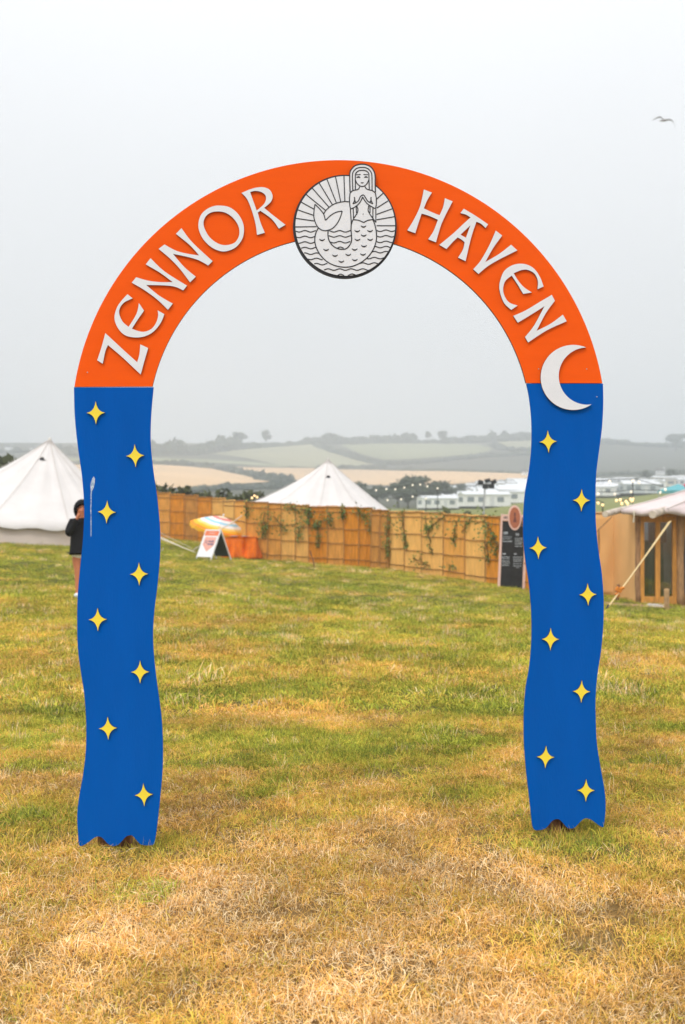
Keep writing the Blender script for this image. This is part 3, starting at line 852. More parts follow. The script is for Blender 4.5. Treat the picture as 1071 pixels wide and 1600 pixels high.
# ------------------------------------------------------------------ bell tents
def bell_tent(label, apex_px, apex_py, Y, rfun, eave_h, phase, nseg=24, vent_az=(-0.5 * PI,), conc=lambda az: 1.04, ropes=lambda az: True):
    c = at(apex_px, apex_py, Y)
    g0 = float(gz(c.x, c.y)); H = c.z - g0
    root = empty('bell_tent', (c.x, c.y, g0), 0, label, 'tent')
    NS = nseg * 4; NR = 14
    vs = []; fs = []
    def roofpt(az, t):
        """t 0 at apex, 1 at eave"""
        R = rfun(az)
        seg = (az - phase) / (2 * PI / nseg); fr = seg - math.floor(seg)
        sag = 1 - 0.045 * math.sin(PI * t) * math.sin(PI * fr)
        r = R * (t ** conc(az)) * sag
        z = H - (H - eave_h) * (t ** 0.93) - 0.10 * math.sin(PI * t) * (0.5 + 0.5 * math.sin(PI * fr))
        if t == 1: z -= 0.05 * math.sin(PI * fr)
        gzz = float(gz(c.x + r * math.cos(az), c.y + r * math.sin(az))) - g0
        return Vector((r * math.cos(az), r * math.sin(az), z + gzz * t))
    for i in range(NR + 1):
        t = max(0.012, i / NR)
        for k in range(NS): vs.append(roofpt(2 * PI * k / NS, t))
    for i in range(NR):
        for k in range(NS):
            k2 = (k + 1) % NS
            fs.append((i * NS + k, (i + 1) * NS + k, (i + 1) * NS + k2, i * NS + k2))
    fs.append(tuple(range(NS))[::-1])
    # small valance hanging from the eave
    n0 = len(vs)
    for k in range(NS):
        q = vs[NR * NS + k]; vs.append(q * 1.0 + Vector((q.x * 0.004, q.y * 0.004, -0.10 - 0.02 * math.sin(k * 1.7))))
    for k in range(NS):
        k2 = (k + 1) % NS; fs.append((NR * NS + k, n0 + k, n0 + k2, NR * NS + k2))
    link('roof', mesh('roof', vs, fs, True), M_CANVAS, root)
    wv = []; wf_ = []
    for k in range(NS):
        az = 2 * PI * k / NS; e = roofpt(az, 1)
        rr = 0.965 + 0.006 * math.sin(k * 2.1)
        x, y = e.x * rr, e.y * rr
        wv += [(x, y, e.z - 0.01), (x * 1.015, y * 1.015, float(gz(c.x + x, c.y + y)) - g0 - 0.03)]
    for k in range(NS):
        k2 = (k + 1) % NS; wf_.append((2 * k, 2 * k + 1, 2 * k2 + 1, 2 * k2))
    link('wall', mesh('wall', wv, wf_, True), M_CANVAS_W, root)
    for s in range(0, nseg, 2):
        az = phase + 2 * PI * s / nseg
        m = MB(); pts = [roofpt(az, t) * 1.0 + Vector((0, 0, 0.012)) for t in np.linspace(0.02, 1, 16)]
        m.tube(pts, 0.008, 5); m.build('seam', M_SEAM, root)
        if not ropes(az): continue
        p = roofpt(az, 1); d = Vector((p.x, p.y, 0)).normalized()
        q = p + d * 1.5; q.z = float(gz(c.x + q.x, c.y + q.y)) - g0
        m = MB(); m.tube([p, q], 0.008, 5); ro = m.build('guy_rope', M_ROPE, root)
        m = MB(); m.tube([q - Vector((0, 0, 0.12)), q + Vector((0, 0, 0.10)) + d * 0.04], 0.014, 5); m.build('peg', M_ROPE, ro)
    m = MB(); m.tube([(0, 0, H - 0.06), (0, 0, H + 0.03), (0, 0, H + 0.06)], [0.07, 0.05, 0.02], 10); m.build('cap', M_CANVAS, root)
    for az in vent_az:
        p = roofpt(az, 0.22); d = Vector((math.cos(az), math.sin(az), 0)); s = Vector((-d.y, d.x, 0))
        m = MB(); vv = []; n = 9
        for k in range(n):
            a = PI * k / (n - 1)
            vv.append(p + d * 0.035 + s * 0.11 * math.cos(a) + Vector((0, 0, 0.10 * math.sin(a))) - d * 0.08 * math.sin(a))
        vv.append(p + d * 0.03)
        m.add(vv, [tuple(range(n))]); m.build('vent', M_INK, root)
        m = MB(); m.tube([v + d * 0.015 + Vector((0, 0, 0.012)) for v in vv[:n]], 0.02, 5); m.build('vent_hood', M_CANVAS, root)
    return root, roofpt, c
def r_left(az):
    # longer towards the door on the left
    k = 0.5 - 0.5 * math.cos(az)
    return 3.4 * (1 - k) + 5.4 * k - 0.5 * abs(math.sin(az))
bell_tent('large white bell tent at the left edge with its low wall showing', 78, 686, 38.3, r_left, 0.62, 0.11, 20, (-0.5 * PI - 0.06,))
bell_tent('white bell tent whose peak rises behind the reed fence', 513, 717, 52.5, lambda az: 4.6 + 2.0 * max(0, -math.cos(az)) ** 1.5, 0.6, 0.2, 20, (-0.5 * PI + 0.02,), conc=lambda az: 1.04 + 0.10 * max(0, -math.cos(az)) ** 1.5, ropes=lambda az: math.cos(az) > -0.3)

# loose guy lines with pegs on the grass left of the A-board
def guy_line(a, b, name, label):
    m = MB(); mid = (a + b) / 2 - Vector((0, 0, 0.05))
    m.tube([a, mid, b], 0.018, 6)
    return tag(m.build(name, M_ROPE), label, 'rope', 'pale tent ropes on the grass')
g1 = ground_hit(310, 865, 15, 60); g2 = ground_hit(293, 859, 15, 60); g3 = ground_hit(300, 862, 15, 60)
t0 = at(246, 838, 38.0); t0.z = max(t0.z, float(gz(t0.x, t0.y)) + 0.2)
guy_line(at(205, 818, 38.5), g1, 'tent_rope', 'long pale rope running from behind the left leg towards the A-board')
guy_line(at(205, 812, 39.0), g2, 'tent_rope', 'upper pale rope running from behind the left leg to the grass')
guy_line(at(322, 843, 35.5), ground_hit(300, 861, 15, 60), 'tent_rope', 'short pale rope slanting down left of the A-board')
guy_line(at(382, 803, 36.0), at(340, 829, 34.9), 'tent_rope', 'thin white cord from the fence down to the striped parasol')

# ------------------------------------------------------------------ floodlight mast, festoon lights, far shelters
fb_ = at(756, 800, 62); fb_.z = float(gz(fb_.x, fb_.y))
fm = empty('floodlight_mast', fb_, 0, 'slim grey mast with a cluster of dark floodlights behind the fence', 'floodlight')
Hm = CAM_Z + (CY - 757) / F * 62 - fb_.z
m = MB(); m.tube([(0, 0, -0.2), (0, 0, Hm * .6), (0.08, 0, Hm)], [0.075, 0.06, 0.045], 8); m.build('mast', M_STEEL, fm)
m = MB(); m.box((0.08, 0, Hm), (1.0, 0.06, 0.06)); m.build('crossbar', M_DKGREY, fm)
for x, z, r in ((-0.25, 0.12, 0.3), (0.12, 0.2, -0.2), (0.45, 0.14, -0.4), (0.0, -0.12, 0.2), (0.33, -0.12, 0.1)):
    m = MB(); m.box((0.08 + x, -0.1, Hm + z), (0.3, 0.2, 0.22), Matrix.Rotation(r, 3, 'Y')); bevel_obj(m.build('floodlight', M_DKGREY, fm), 0.02)

M_BULB = mat('warm bulb', (0.9, 0.75, 0.5), 0.4, emit=((1.0, 0.62, 0.26), 1.3))
M_BULBW = mat('pale bulb', (0.9, 0.85, 0.75), 0.4, emit=((1.0, 0.82, 0.60), 0.8))
M_CABLE = mat('black cable', (0.03, 0.03, 0.03), 0.7)
def festoon(label, pts, Y, r, m_, dY=3.0, posts=()):
    P = [at(px, py, Y + dY * i / max(1, len(pts) - 1)) for i, (px, py) in enumerate(pts)]
    root = empty('festoon_lights', P[0], 0, label, 'string lights')
    o = P[0]
    m = MB(); m.tube([p - o + Vector((0, 0, r * 1.8)) for p in P], 0.012, 5); m.build('cable', M_CABLE, root)
    bm_ = MB(); bm_.ball((0, 0, 0), (r, r, r * 1.15), 8, 6); bme = mesh('bulb', bm_.v, bm_.f, True); bme.materials.append(m_)
    for p in P:
        ob = bpy.data.objects.new('bulb', bme); COL.objects.link(ob); ob.parent = root; ob.location = p - o
    m = MB()
    for k in posts:
        q = P[k]; m.tube([Vector((q.x, q.y, float(gz(q.x, q.y)))) - o, q - o + Vector((0, 0, 0.1))], 0.02, 6)
    if posts: m.build('pole', M_DKGREY, root)
festoon('upper string of pale bulbs over the right hand caravans', [(925, 757), (953, 752.5), (989, 751.5), (999, 753.5), (1040, 765)], 44, 0.05, M_BULBW, 2, (2,))
festoon('string of pale bulbs sagging below the upper string on the right', [(935, 772), (961, 772), (986.5, 768.5), (1032, 769.5)], 42, 0.045, M_BULBW, 2)
festoon('tight bunch of glowing bulbs above the pinkish roof eave', [(963.5, 782), (969.5, 781), (972, 787), (978.5, 783.5), (981, 787), (985, 779.5), (988, 782.5), (989, 779.5)], 34, 0.042, M_BULB, 1)
festoon('low string of glowing bulbs beside the right leg', [(925, 784), (935, 786), (942, 789)], 34, 0.04, M_BULB, 1, (2,))
festoon('string of faint bulbs across the dark tree clump', [(588, 766), (604, 764), (618, 764.5), (632, 762), (645, 758), (657, 757), (668, 760), (684, 763)], 60, 0.045, M_BULBW, 2, (7,))
festoon('lower string of faint bulbs left of the mast', [(606, 781.5), (627, 780), (645, 776), (666, 779)], 60, 0.045, M_BULBW, 2, (3,))
festoon('small warm bulbs at the left edge of the middle tent', [(394, 778), (398, 774.5), (402, 777)], 37, 0.035, M_BULB, 0.4)

def shelter(px, py, w, h, m_, name, label):
    q = at(px, py, 120); q.z = float(gz(q.x, q.y))
    zt = CAM_Z + (CY - py) / F * 120 - q.z
    root = empty(name, q, 0.3, label, 'canopy')
    m = MB(); m.add([(-w, -w, zt - h), (w, -w, zt - h), (w, w, zt - h), (-w, w, zt - h), (0, 0, zt), (-w, -w, zt - h - .3), (w, -w, zt - h - .3), (w, w, zt - h - .3), (-w, w, zt - h - .3)],
                    [(0, 1, 4), (1, 2, 4), (2, 3, 4), (3, 0, 4), (0, 5, 6, 1), (1, 6, 7, 2), (2, 7, 8, 3), (3, 8, 5, 0)]); m.build('canopy', m_, root)
    for sx in (-1, 1):
        for sy in (-1, 1):
            m = MB(); m.tube([(sx * w * .95, sy * w * .95, -0.2), (sx * w * .95, sy * w * .95, zt - h)], 0.05, 6); m.build('leg', M_STEEL, root)
shelter(1060, 756, 1.5, 0.7, mat('teal canopy', (0.10, 0.36, 0.40), 0.7), 'canopy_tent', 'teal canopy peeping over the pinkish roof at the right edge')
shelter(1078, 753, 0.9, 0.5, mat('crimson canopy', (0.45, 0.03, 0.07), 0.7), 'canopy_tent', 'crimson canopy cut by the right picture edge')

# ------------------------------------------------------------------ timber cabin with canvas roof on the right
YC = 25.2
cb = ground_hit(1030, 944, 15, 60); YC = cb.y
S = YC / F
def CXm(px): return (px - CX) * S - cb.x
def CZm(py): return CAM_Z + (CY - py) * S - cb.z
cabin = empty('canvas_roofed_cabin', cb, 0, 'timber cabin with glazed doors and a pinkish canvas roof at the right edge', 'cabin')
def cbox(name, x0, x1, y0, y1, yb, th, m_, parent=cabin, bev=0.006):
    m = MB(); m.box(((CXm(x0) + CXm(x1)) / 2, yb, (CZm(y0) + CZm(y1)) / 2), (CXm(x1) - CXm(x0), th, CZm(y0) - CZm(y1)))
    return bevel_obj(m.build(name, m_, parent), bev)
def rough_post(name, px, y0, y1, r, yb, m_, parent=cabin):
    m = MB(); n = 9; pts = []
    for k in range(n):
        t = k / (n - 1); pts.append((CXm(px) + random.uniform(-.012, .012), yb + random.uniform(-.01, .01), CZm(y1) + (CZm(y0) - CZm(y1)) * t))
    m.tube(pts, [r * random.uniform(.9, 1.1) for _ in pts], 9)
    return m.build(name, m_, parent, True)
rough_post('post', 997.5, 799, 946, 0.075, 0.0, M_TIMBER)
rough_post('post', 1062.5, 797, 950, 0.085, -0.05, mat('pale post', (0.46, 0.26, 0.12), 0.8, 0.3, 5.0, 0.3, 20, (5, 5, 1)))
door = empty('glazed_door', (0, 0, 0)); door.parent = cabin
cbox('top_rail', 1000, 1056.5, 806.5, 816, -0.03, 0.07, M_AMBER, door)
cbox('bottom_rail', 1001, 1056.5, 932, 944, -0.03, 0.07, M_AMBER, door)
cbox('stile', 1000, 1006, 816, 932, -0.03, 0.068, M_AMBER, door)
cbox('stile', 1023.5, 1031, 816, 932, -0.03, 0.068, M_AMBER, door)
cbox('stile', 1050, 1056.5, 816, 932, -0.03, 0.068, M_AMBER, door)
def glass_mat():
    m = bpy.data.materials.new('window glass'); m.use_nodes = True
    t = m.node_tree; t.nodes.clear(); o = t.nodes.new('ShaderNodeOutputMaterial')
    g = t.nodes.new('ShaderNodeBsdfGlossy'); g.inputs['Roughness'].default_value = 0.04
    tr = t.nodes.new('ShaderNodeBsdfTransparent'); tr.inputs['Color'].default_value = (0.75, 0.78, 0.78, 1)
    mx_ = t.nodes.new('ShaderNodeMixShader'); fr = t.nodes.new('ShaderNodeFresnel'); fr.inputs['IOR'].default_value = 1.6
    ad = t.nodes.new('ShaderNodeMath'); ad.operation = 'ADD'; ad.inputs[1].default_value = 0.13
    t.links.new(fr.outputs[0], ad.inputs[0]); t.links.new(ad.outputs[0], mx_.inputs[0])
    t.links.new(tr.outputs[0], mx_.inputs[1]); t.links.new(g.outputs[0], mx_.inputs[2]); t.links.new(mx_.outputs[0], o.inputs[0])
    return m
M_GLASS = glass_mat()
cbox('pane', 1005.5, 1024, 815.5, 932.5, -0.02, 0.008, M_GLASS, door, 0.001)
cbox('pane', 1030.5, 1050.5, 815.5, 932.5, -0.02, 0.008, M_GLASS, door, 0.001)
cbox('lintel', 1001, 1120, 797.5, 806, -0.01, 0.12, M_AMBER)
cbox('sill', 999, 1120, 944.3, 951, -0.02, 0.16, M_TIMBER)
# arched panel on the far right
def arch_panel_right():
    x0, x1, yt, yb_ = 1067.5, 1125, 806.5, 944
    cx, r, ys = 1094, 26, 850
    out = [(x0, yb_), (x0, yt), (x1, yt), (x1, yb_), (cx + r, yb_)]
    for k in range(13):
        a = PI * k / 12; out.append((cx + r * math.cos(a), ys - 32 * math.sin(a)))
    out.append((cx - r, yb_))
    vs = [Vector((CXm(x), 0.0, CZm(y))) for x, y in out]
    tri = tessellate_polygon([vs]); n = len(vs)
    V = [v + Vector((0, -0.03, 0)) for v in vs] + [v + Vector((0, 0.03, 0)) for v in vs]
    Fc = [tuple(t) for t in tri] + [tuple(i + n for i in t[::-1]) for t in tri] + [(i, (i + 1) % n, (i + 1) % n + n, i + n) for i in range(n)]
    link('arched_panel', mesh('arched_panel', V, Fc), M_AMBER, cabin)
arch_panel_right()
# inside: walls, boarded floor and hanging cloths seen through the glass
M_LINING = mat('reflection-tinted lining', (0.32, 0.38, 0.48), 0.9, 0.3, 1.5)  # lining and cloths lightened to blue-grey, standing in for reflection in the panes
cbox('back_wall', 990, 1160, 800, 945, 2.8, 0.08, M_LINING)
m = MB(); m.box((CXm(996.5), 1.44, (CZm(800) + CZm(945)) / 2), (0.06, 2.7, CZm(800) - CZm(945))); m.build('side_wall', M_TAN, cabin)
m = MB(); m.box((CXm(1165), 1.4, (CZm(800) + CZm(945)) / 2), (0.06, 2.7, CZm(800) - CZm(945))); m.build('side_wall', M_TAN, cabin)
m = MB(); m.box((CXm(1075), 1.45, 0.0), (2.4, 2.8, 0.06)); m.build('floor_boards', M_TIMBER, cabin)
def cloth(name, px0, px1, py0, py1, yb, m_, label, cat):
    vs = []; fs = []; n = 14; r = 8
    for i in range(r + 1):
        for k in range(n + 1):
            t = k / n; u = i / r
            vs.append((CXm(px0 + (px1 - px0) * t), yb + 0.05 * math.sin(t * 17) * (0.3 + u), CZm(py0 + (py1 - py0) * u)))
    for i in range(r):
        for k in range(n):
            q = i * (n + 1) + k; fs.append((q, q + 1, q + n + 2, q + n + 1))
    o = link(name, mesh(name, vs, fs, True), m_, None, cb)
    md = o.modifiers.new('thick', 'SOLIDIFY'); md.thickness = 0.01
    tag(o, label, cat)
cloth('hanging_cloth', 1028, 1056, 800, 850, 0.8, mat('wine cloth', (0.22, 0.02, 0.05), 0.9), 'dark red cloth hanging inside the right door pane', 'cloth')
cloth('hanging_cloth', 1026, 1058, 846, 935, 1.1, mat('teal cloth', (0.05, 0.19, 0.23), 0.9), 'teal cloth hanging inside the right door pane', 'cloth')
cloth('hanging_cloth', 1000, 1026, 812, 935, 1.2, mat('grey cloth', (0.30, 0.35, 0.46), 0.9), 'grey cloth hanging inside the left door pane', 'cloth')
m = MB(); m.ball((0, 0, 0.17), (0.17, 0.12, 0.17), 12, 8)
cu = m.build('floor_cushion', mat('grey wool', (0.36, 0.34, 0.32), 0.95, 0.2, 20), None, True, cb + Vector((CXm(1042), 0.35, CZm(934) - 0.02)))
tag(cu, 'rounded grey cushion behind the right door pane at floor level', 'cushion')
# canvas roof, sagging between its poles
def canvas_roof():
    W3 = lambda px, py, yo: at(px, py, YC + yo) - cb
    A = W3(1185, 722, 2.6)
    E = [W3(1020, 786, 2.6), W3(984, 795, 0.5), W3(972, 796.5, -0.25), W3(1003, 800.5, -0.45), W3(1043, 796, -0.75),
         W3(1066, 800.5, -0.6), W3(1105, 801, -0.6), W3(1150, 798, -0.75), W3(1250, 800, -0.5), W3(1400, 800, 0.8), W3(1400, 790, 3.0)]
    ring = []
    for i in range(len(E) - 1):
        for k in range(6):
            t = k / 6; p = E[i].lerp(E[i + 1], t); p.z += 0.03 * math.sin(PI * t); ring.append((p, t))
    ring.append((E[-1], 0))
    vs = []; fs = []; NR = 12; n = len(ring)
    for j in range(NR + 1):
        u = j / NR
        for p, t in ring:
            q = A.lerp(p, u); q.z -= 0.12 * math.sin(PI * u) * (0.6 + 0.6 * math.sin(PI * t)); vs.append(q)
    for p, t in ring: vs.append(p + Vector((0, 0.02, -0.09 - 0.02 * math.sin(PI * t))))
    for j in range(NR + 1):
        for k in range(n - 1):
            q = j * n + k; fs.append((q, q + 1, q + n + 1, q + n))
    o = link('roof', mesh('roof', vs, fs, True), M_ROOFC, cabin)
    md = o.modifiers.new('thick', 'SOLIDIFY'); md.thickness = 0.012
    for pi_ in (2, 4, 7):
        mm = MB(); mm.tube([A.lerp(E[pi_], u) + Vector((0, -0.01, 0.016 - 0.12 * math.sin(PI * u) * 0.6)) for u in np.linspace(0.05, 1, 12)], 0.018, 5)
        mm.build('roof_seam', M_SEAM, cabin)
canvas_roof()
def log(p0, p1, r0, r1, nm='rafter'):
    m = MB(); d = (p1 - p0)
    m.tube([p0, p0 + d * .33 + Vector((0, 0, .012)), p0 + d * .66, p1], [r0, r0 * .97, r1 * 1.03, r1], 12)
    lo_ = m.build(nm, M_LOG, cabin); e = MB(); dn = d.normalized(); e.tube([p0 - dn * 0.004, p0 + dn * 0.004], r0 * 0.93, 12)
    e.build('cut_end', mat('cut wood', (0.62, 0.54, 0.44), 0.9, 0.2, 20), lo_)
    return lo_
log(at(946, 803.5, YC - 0.7) - cb, at(1016, 787, YC + 1.6) - cb, 0.072, 0.075)
log(at(1020, 804, YC - 1.3) - cb, at(1062, 791, YC + 0.6) - cb, 0.085, 0.085)
m = MB(); m.tube([(CXm(984), -0.4, CZm(798)), (CXm(983.5), -0.42, CZm(808)), (CXm(983.2), -0.4, CZm(816))], [0.016, 0.012, 0.02], 6); m.build('tie_rope', M_ROPE, cabin)

# webbing strap from the rafter to a ground peg
top = cb + Vector((CXm(1027), -1.0, CZm(814))); bot = ground_hit(947, 953, 15, 60)
st = empty('guy_strap', bot, 0, 'pale yellow webbing strap slanting from the log rafter to the ground', 'strap')
d = top - bot; sd = Vector((0.5, -0.3, 0.35)).normalized(); sd = (sd - d.normalized() * sd.dot(d.normalized())).normalized(); nn = d.normalized().cross(sd)
m = MB(); vs = []; K = 10
for k in range(K + 1):
    t = k / K; w = (0.024 + 0.022 * sstep(0.5, 1.0, t)); p = d * t - Vector((0, 0, 0.02 * math.sin(PI * t)))
    vs += [p - sd * w - nn * .004, p + sd * w - nn * .004, p + sd * w + nn * .004, p - sd * w + nn * .004]
fs = []
for k in range(K):
    a = 4 * k
    for j in range(4): fs.append((a + j, a + (j + 1) % 4, a + 4 + (j + 1) % 4, a + 4 + j))
fs += [(0, 3, 2, 1), (4 * K, 4 * K + 1, 4 * K + 2, 4 * K + 3)]
m.add(vs, fs); m.build('webbing', mat('cream webbing', (0.72, 0.55, 0.28), 0.85, 0.1, 20), st)
m = MB()
pr = d * 0.20
m.box(pr + Vector((-0.03, -0.04, 0.02)), (0.13, 0.08, 0.10), Matrix.Rotation(0.5, 3, 'Y')); m.box(pr + Vector((-0.06, -0.05, -0.08)), (0.09, 0.06, 0.08), Matrix.Rotation(0.9, 3, 'Y')); m.tube([pr + Vector((-0.10, -0.05, 0.03)), pr + Vector((0.08, -0.06, 0.06))], 0.03, 8)
bevel_obj(m.build('ratchet', mat('orange buckle', (0.62, 0.20, 0.02), 0.6, 0.3, 30), st), 0.01)
m = MB(); m.tube([(-0.06, -0.02, -0.08), (0.03, 0, 0.05), (0.06, 0.02, 0.10)], [0.02, 0.022, 0.016], 7); m.build('hook', M_DKGREY, st)
def stake(px, pb, pt, r, label, m_, lean=0.0):
    q = ground_hit(px, pb, 15, 60); h = (pb - pt) * q.y / F
    mm = MB(); mm.tube([(0, 0, -0.15), (lean * .5, 0, h * .5), (lean, 0, h - .02), (lean, 0, h)], [r * .9, r, r * 1.05, r * .85], 8)
    tag(mm.build('wooden_stake', m_, None, False, q), label, 'stake')
stake(1042, 954, 920, 0.055, 'stout pale wooden stake standing in front of the glazed door', mat('pale stake', (0.45, 0.28, 0.14), 0.9, 0.25, 12))
stake(964, 940, 913, 0.035, 'dark wooden stake behind the strap buckle', M_STAKE, 0.04)
stake(494, 889, 860, 0.018, 'thin leaning stick in front of the ivy fence', M_STAKE, -0.16)

# tan canvas windbreak beside the cabin
def windbreak():
    p0 = ground_hit(872, 925, 15, 60); p1 = ground_hit(1001, 934, 15, 60)
    root = empty('canvas_windbreak', p0, 0, 'plain tan canvas windbreak wall between the right leg and the cabin', 'windbreak')
    n = 30; r = 12; vs = []; fs = []
    for i in range(r + 1):
        for k in range(n + 1):
            t = k / n; u = i / r; p = p0.lerp(p1, t)
            zt = CAM_Z + (CY - (801.5 + 0.6 * math.sin(PI * t * 3))) / F * p.y
            zb = float(gz(p.x, p.y)) - 0.03
            wv_ = 0.03 * math.sin(t * 9 + u * 4) + 0.02 * math.sin(t * 23 - u * 6)
            vs.append((p.x - p0.x, p.y - p0.y + wv_ * math.sin(PI * u), zb + (zt - zb) * u - p0.z))
    for i in range(r):
        for k in range(n):
            q = i * (n + 1) + k; fs.append((q, q + 1, q + n + 2, q + n + 1))
    o = link('canvas_sheet', mesh('canvas_sheet', vs, fs, True), M_TAN, root)
    md = o.modifiers.new('thick', 'SOLIDIFY'); md.thickness = 0.01
    m = MB(); m.tube([Vector(v) + Vector((0, -0.01, 0.0)) for v in vs[r * (n + 1)::3]], 0.022, 6); m.build('hem', mat('tan hem', (0.55, 0.36, 0.19), 0.9), root)
    for t in (0.02, 0.5, 0.98):
        p = p0.lerp(p1, t) - p0; m = MB(); m.tube([(p.x, p.y + .05, p.z - .2), (p.x, p.y + .05, p.z + 2.0)], 0.03, 7); m.build('pole', M_TIMBER, root)
    def line(px0, py0, px1, py1):
        q0 = at(px0, py0, p1.y - 1.0); q1 = at(px1, py1, p1.y - 0.35)
        m = MB(); m.tube([q0, q1], 0.012, 5)
        return m.build('tent_rope', M_TIMBER, None)
    o = line(957, 807, 925, 838); tag(o, 'thin brown rope slanting from the left log rafter across the tan canvas', 'rope')
windbreak()

# bare soil at the cabin door
def soil():
    c = ground_hit(985, 946, 15, 60); vs = [(0, 0, 0.02)]; n = 28
    for k in range(n):
        a = 2 * PI * k / n; r = 1 + 0.25 * math.sin(3 * a + 1) + 0.12 * math.sin(7 * a)
        x, y = 0.85 * r * math.cos(a), 0.55 * r * math.sin(a)
        vs.append((x, y, float(gz(c.x + x, c.y + y)) - c.z + 0.012))
    vs[0] = (0, 0, 0.03)
    o = link('soil_patch', mesh('soil_patch', vs, [(0, 1 + k, 1 + (k + 1) % n) for k in range(n)], True), mat('dry soil', (0.34, 0.20, 0.11), 0.95, 0.3, 9, 0.5, 20), None, c)
    tag(o, kind='structure')
soil()
# pale stones along the cabin sill
for i, (px, py, s) in enumerate([(1016, 947.5, 0.09), (1024, 949, 0.12), (1033, 949.5, 0.10)]):
    q = ground_hit(px, py, 15, 60)
    m = MB(); lump(m, (0, 0, 0.02), (s, s * .6, s * .5))
    tag(m.build('pale_stone', mat('pale stone', (0.5, 0.44, 0.38), 0.9, 0.2, 12), None, True, q), ['small pale stone at the left end of the cabin sill', 'largest pale stone under the middle of the cabin sill', 'pale stone at the right of the sill by the stake'][i], 'stone')

# ------------------------------------------------------------------ tall chalkboard menu with oval crest
def chalkboard():
    b0 = ground_hit(783, 918, 15, 60); YB = b0.y; s = YB / F
    root = empty('menu_chalkboard', b0, 0, 'tall black chalkboard menu with a terracotta oval crest leaning at the fence', 'chalkboard')
    X = lambda px: (px - CX) * s - b0.x
    Z = lambda py: CAM_Z + (CY - py) * s - b0.z
    k = 0.30                                  # right side turns away slightly: runs back into the scene
    def P(px, py, o=0.0):
        # board leans back a little
        z = Z(py); x = X(px)
        return Vector((x, -o + 0.05 * z, z))
    def slab(name, corners, o0, o1, m_):
        n = len(corners); vs = [P(x, y, o1) for x, y in corners] + [P(x, y, o0) for x, y in corners]
        tri = tessellate_polygon([[Vector((x, -y, 0)) for x, y in corners]])
        fs = [tuple(t) for t in tri] + [tuple(i + n for i in t[::-1]) for t in tri] + [(i, (i + 1) % n, (i + 1) % n + n, i + n) for i in range(n)]
        return link(name, mesh(name, vs, fs), m_, root)
    slab('board', [(785.5, 814), (822, 815), (819, 920), (781.5, 917)], 0.0, 0.03, M_BOARD)
    slab('frame_post', [(784, 803), (786.4, 803), (781.5, 918), (777.6, 918)], -0.01, 0.045, M_PINKW)
    slab('frame_post', [(822, 803), (825, 803), (820, 923), (815.8, 923)], -0.01, 0.045, M_PINKW)
    slab('header', [(786.5, 803.5), (822, 805), (822, 814), (786.2, 813.6)], 0.0, 0.032, M_PINKW)
    mk = [(788 + i * 1.6, 806 + random.uniform(0, 2)) for i in range(5)] + [(814 + i * 1.6, 806.5 + random.uniform(0, 2)) for i in range(5)]
    for x, y in mk[::2] + mk[1::2]:
        pass
    q = MB()
    for x, y in mk:
        vs = [P(x, y, .034), P(x + .9, y, .034), P(x + .9, y + 4, .034), P(x, y + 4, .034)]; q.add(vs, [(0, 3, 2, 1)])
    q.build('header_marks', M_INK, root)
    def oval(cx, cy, rx, ry, n=32): return [(cx + rx * math.cos(-2 * PI * i / n), cy + ry * math.sin(-2 * PI * i / n)) for i in range(n)]
    slab('crest_rim', oval(805, 809, 10.6, 19.6), 0.0, 0.06, M_PINKW)
    slab('crest', oval(805, 809, 8.4, 16.6), 0.05, 0.068, M_CREST)
    q = MB()
    for (x0, y0, x1, y1) in [(803.6, 801, 806.4, 806), (804.2, 806, 805.8, 814), (802.6, 812, 807.4, 816), (803.4, 809, 804.2, 812), (805.9, 808, 806.6, 812)]:
        q.add([P(x0, y0, .071), P(x1, y0, .071), P(x1, y1, .071), P(x0, y1, .071)], [(0, 3, 2, 1)])
    q.build('crest_figure', mat('dark terracotta', (0.17, 0.06, 0.05), 0.8), root)
    q = MB()
    def txt(zx0, zx1, zy, h):
        x = zx0
        while x < zx1 - 8:
            w = random.choice([10, 16, 24, 14, 30]); w = min(w, zx1 - x)
            hh = h * random.uniform(.7, 1.1)
            x0, x1 = 760 + x / 10.66, 760 + (x + w) / 10.66; y0 = 780 + (zy - hh / 2) / 10.66; y1 = y0 + hh / 10.66
            q.add([P(x0, y0, .033), P(x1, y0, .033), P(x1, y1, .033), P(x0, y1, .033)], [(0, 3, 2, 1)])
            x += w + random.choice([3, 4, 9])
    txt(290, 365, 560, 30); txt(300, 355, 585, 12)
    for zy in (628, 660): txt(275, 430, zy, 9)
    txt(275, 440, 702, 17)
    txt(492, 550, 582, 26); txt(500, 545, 606, 12)
    for zy in (655, 685, 715, 745, 785): txt(482, 605, zy, 13)
    txt(270, 325, 910, 26)
    for zy in (962, 990, 1030, 1062, 1100): txt(255, 390, zy, 13)
    txt(465, 525, 912, 28)
    for zy in (965, 998, 1030, 1073, 1110): txt(450, 600, zy, 12)
    txt(500, 555, 1140, 9)
    q.build('chalk_writing', M_CHALK, root)
chalkboard()

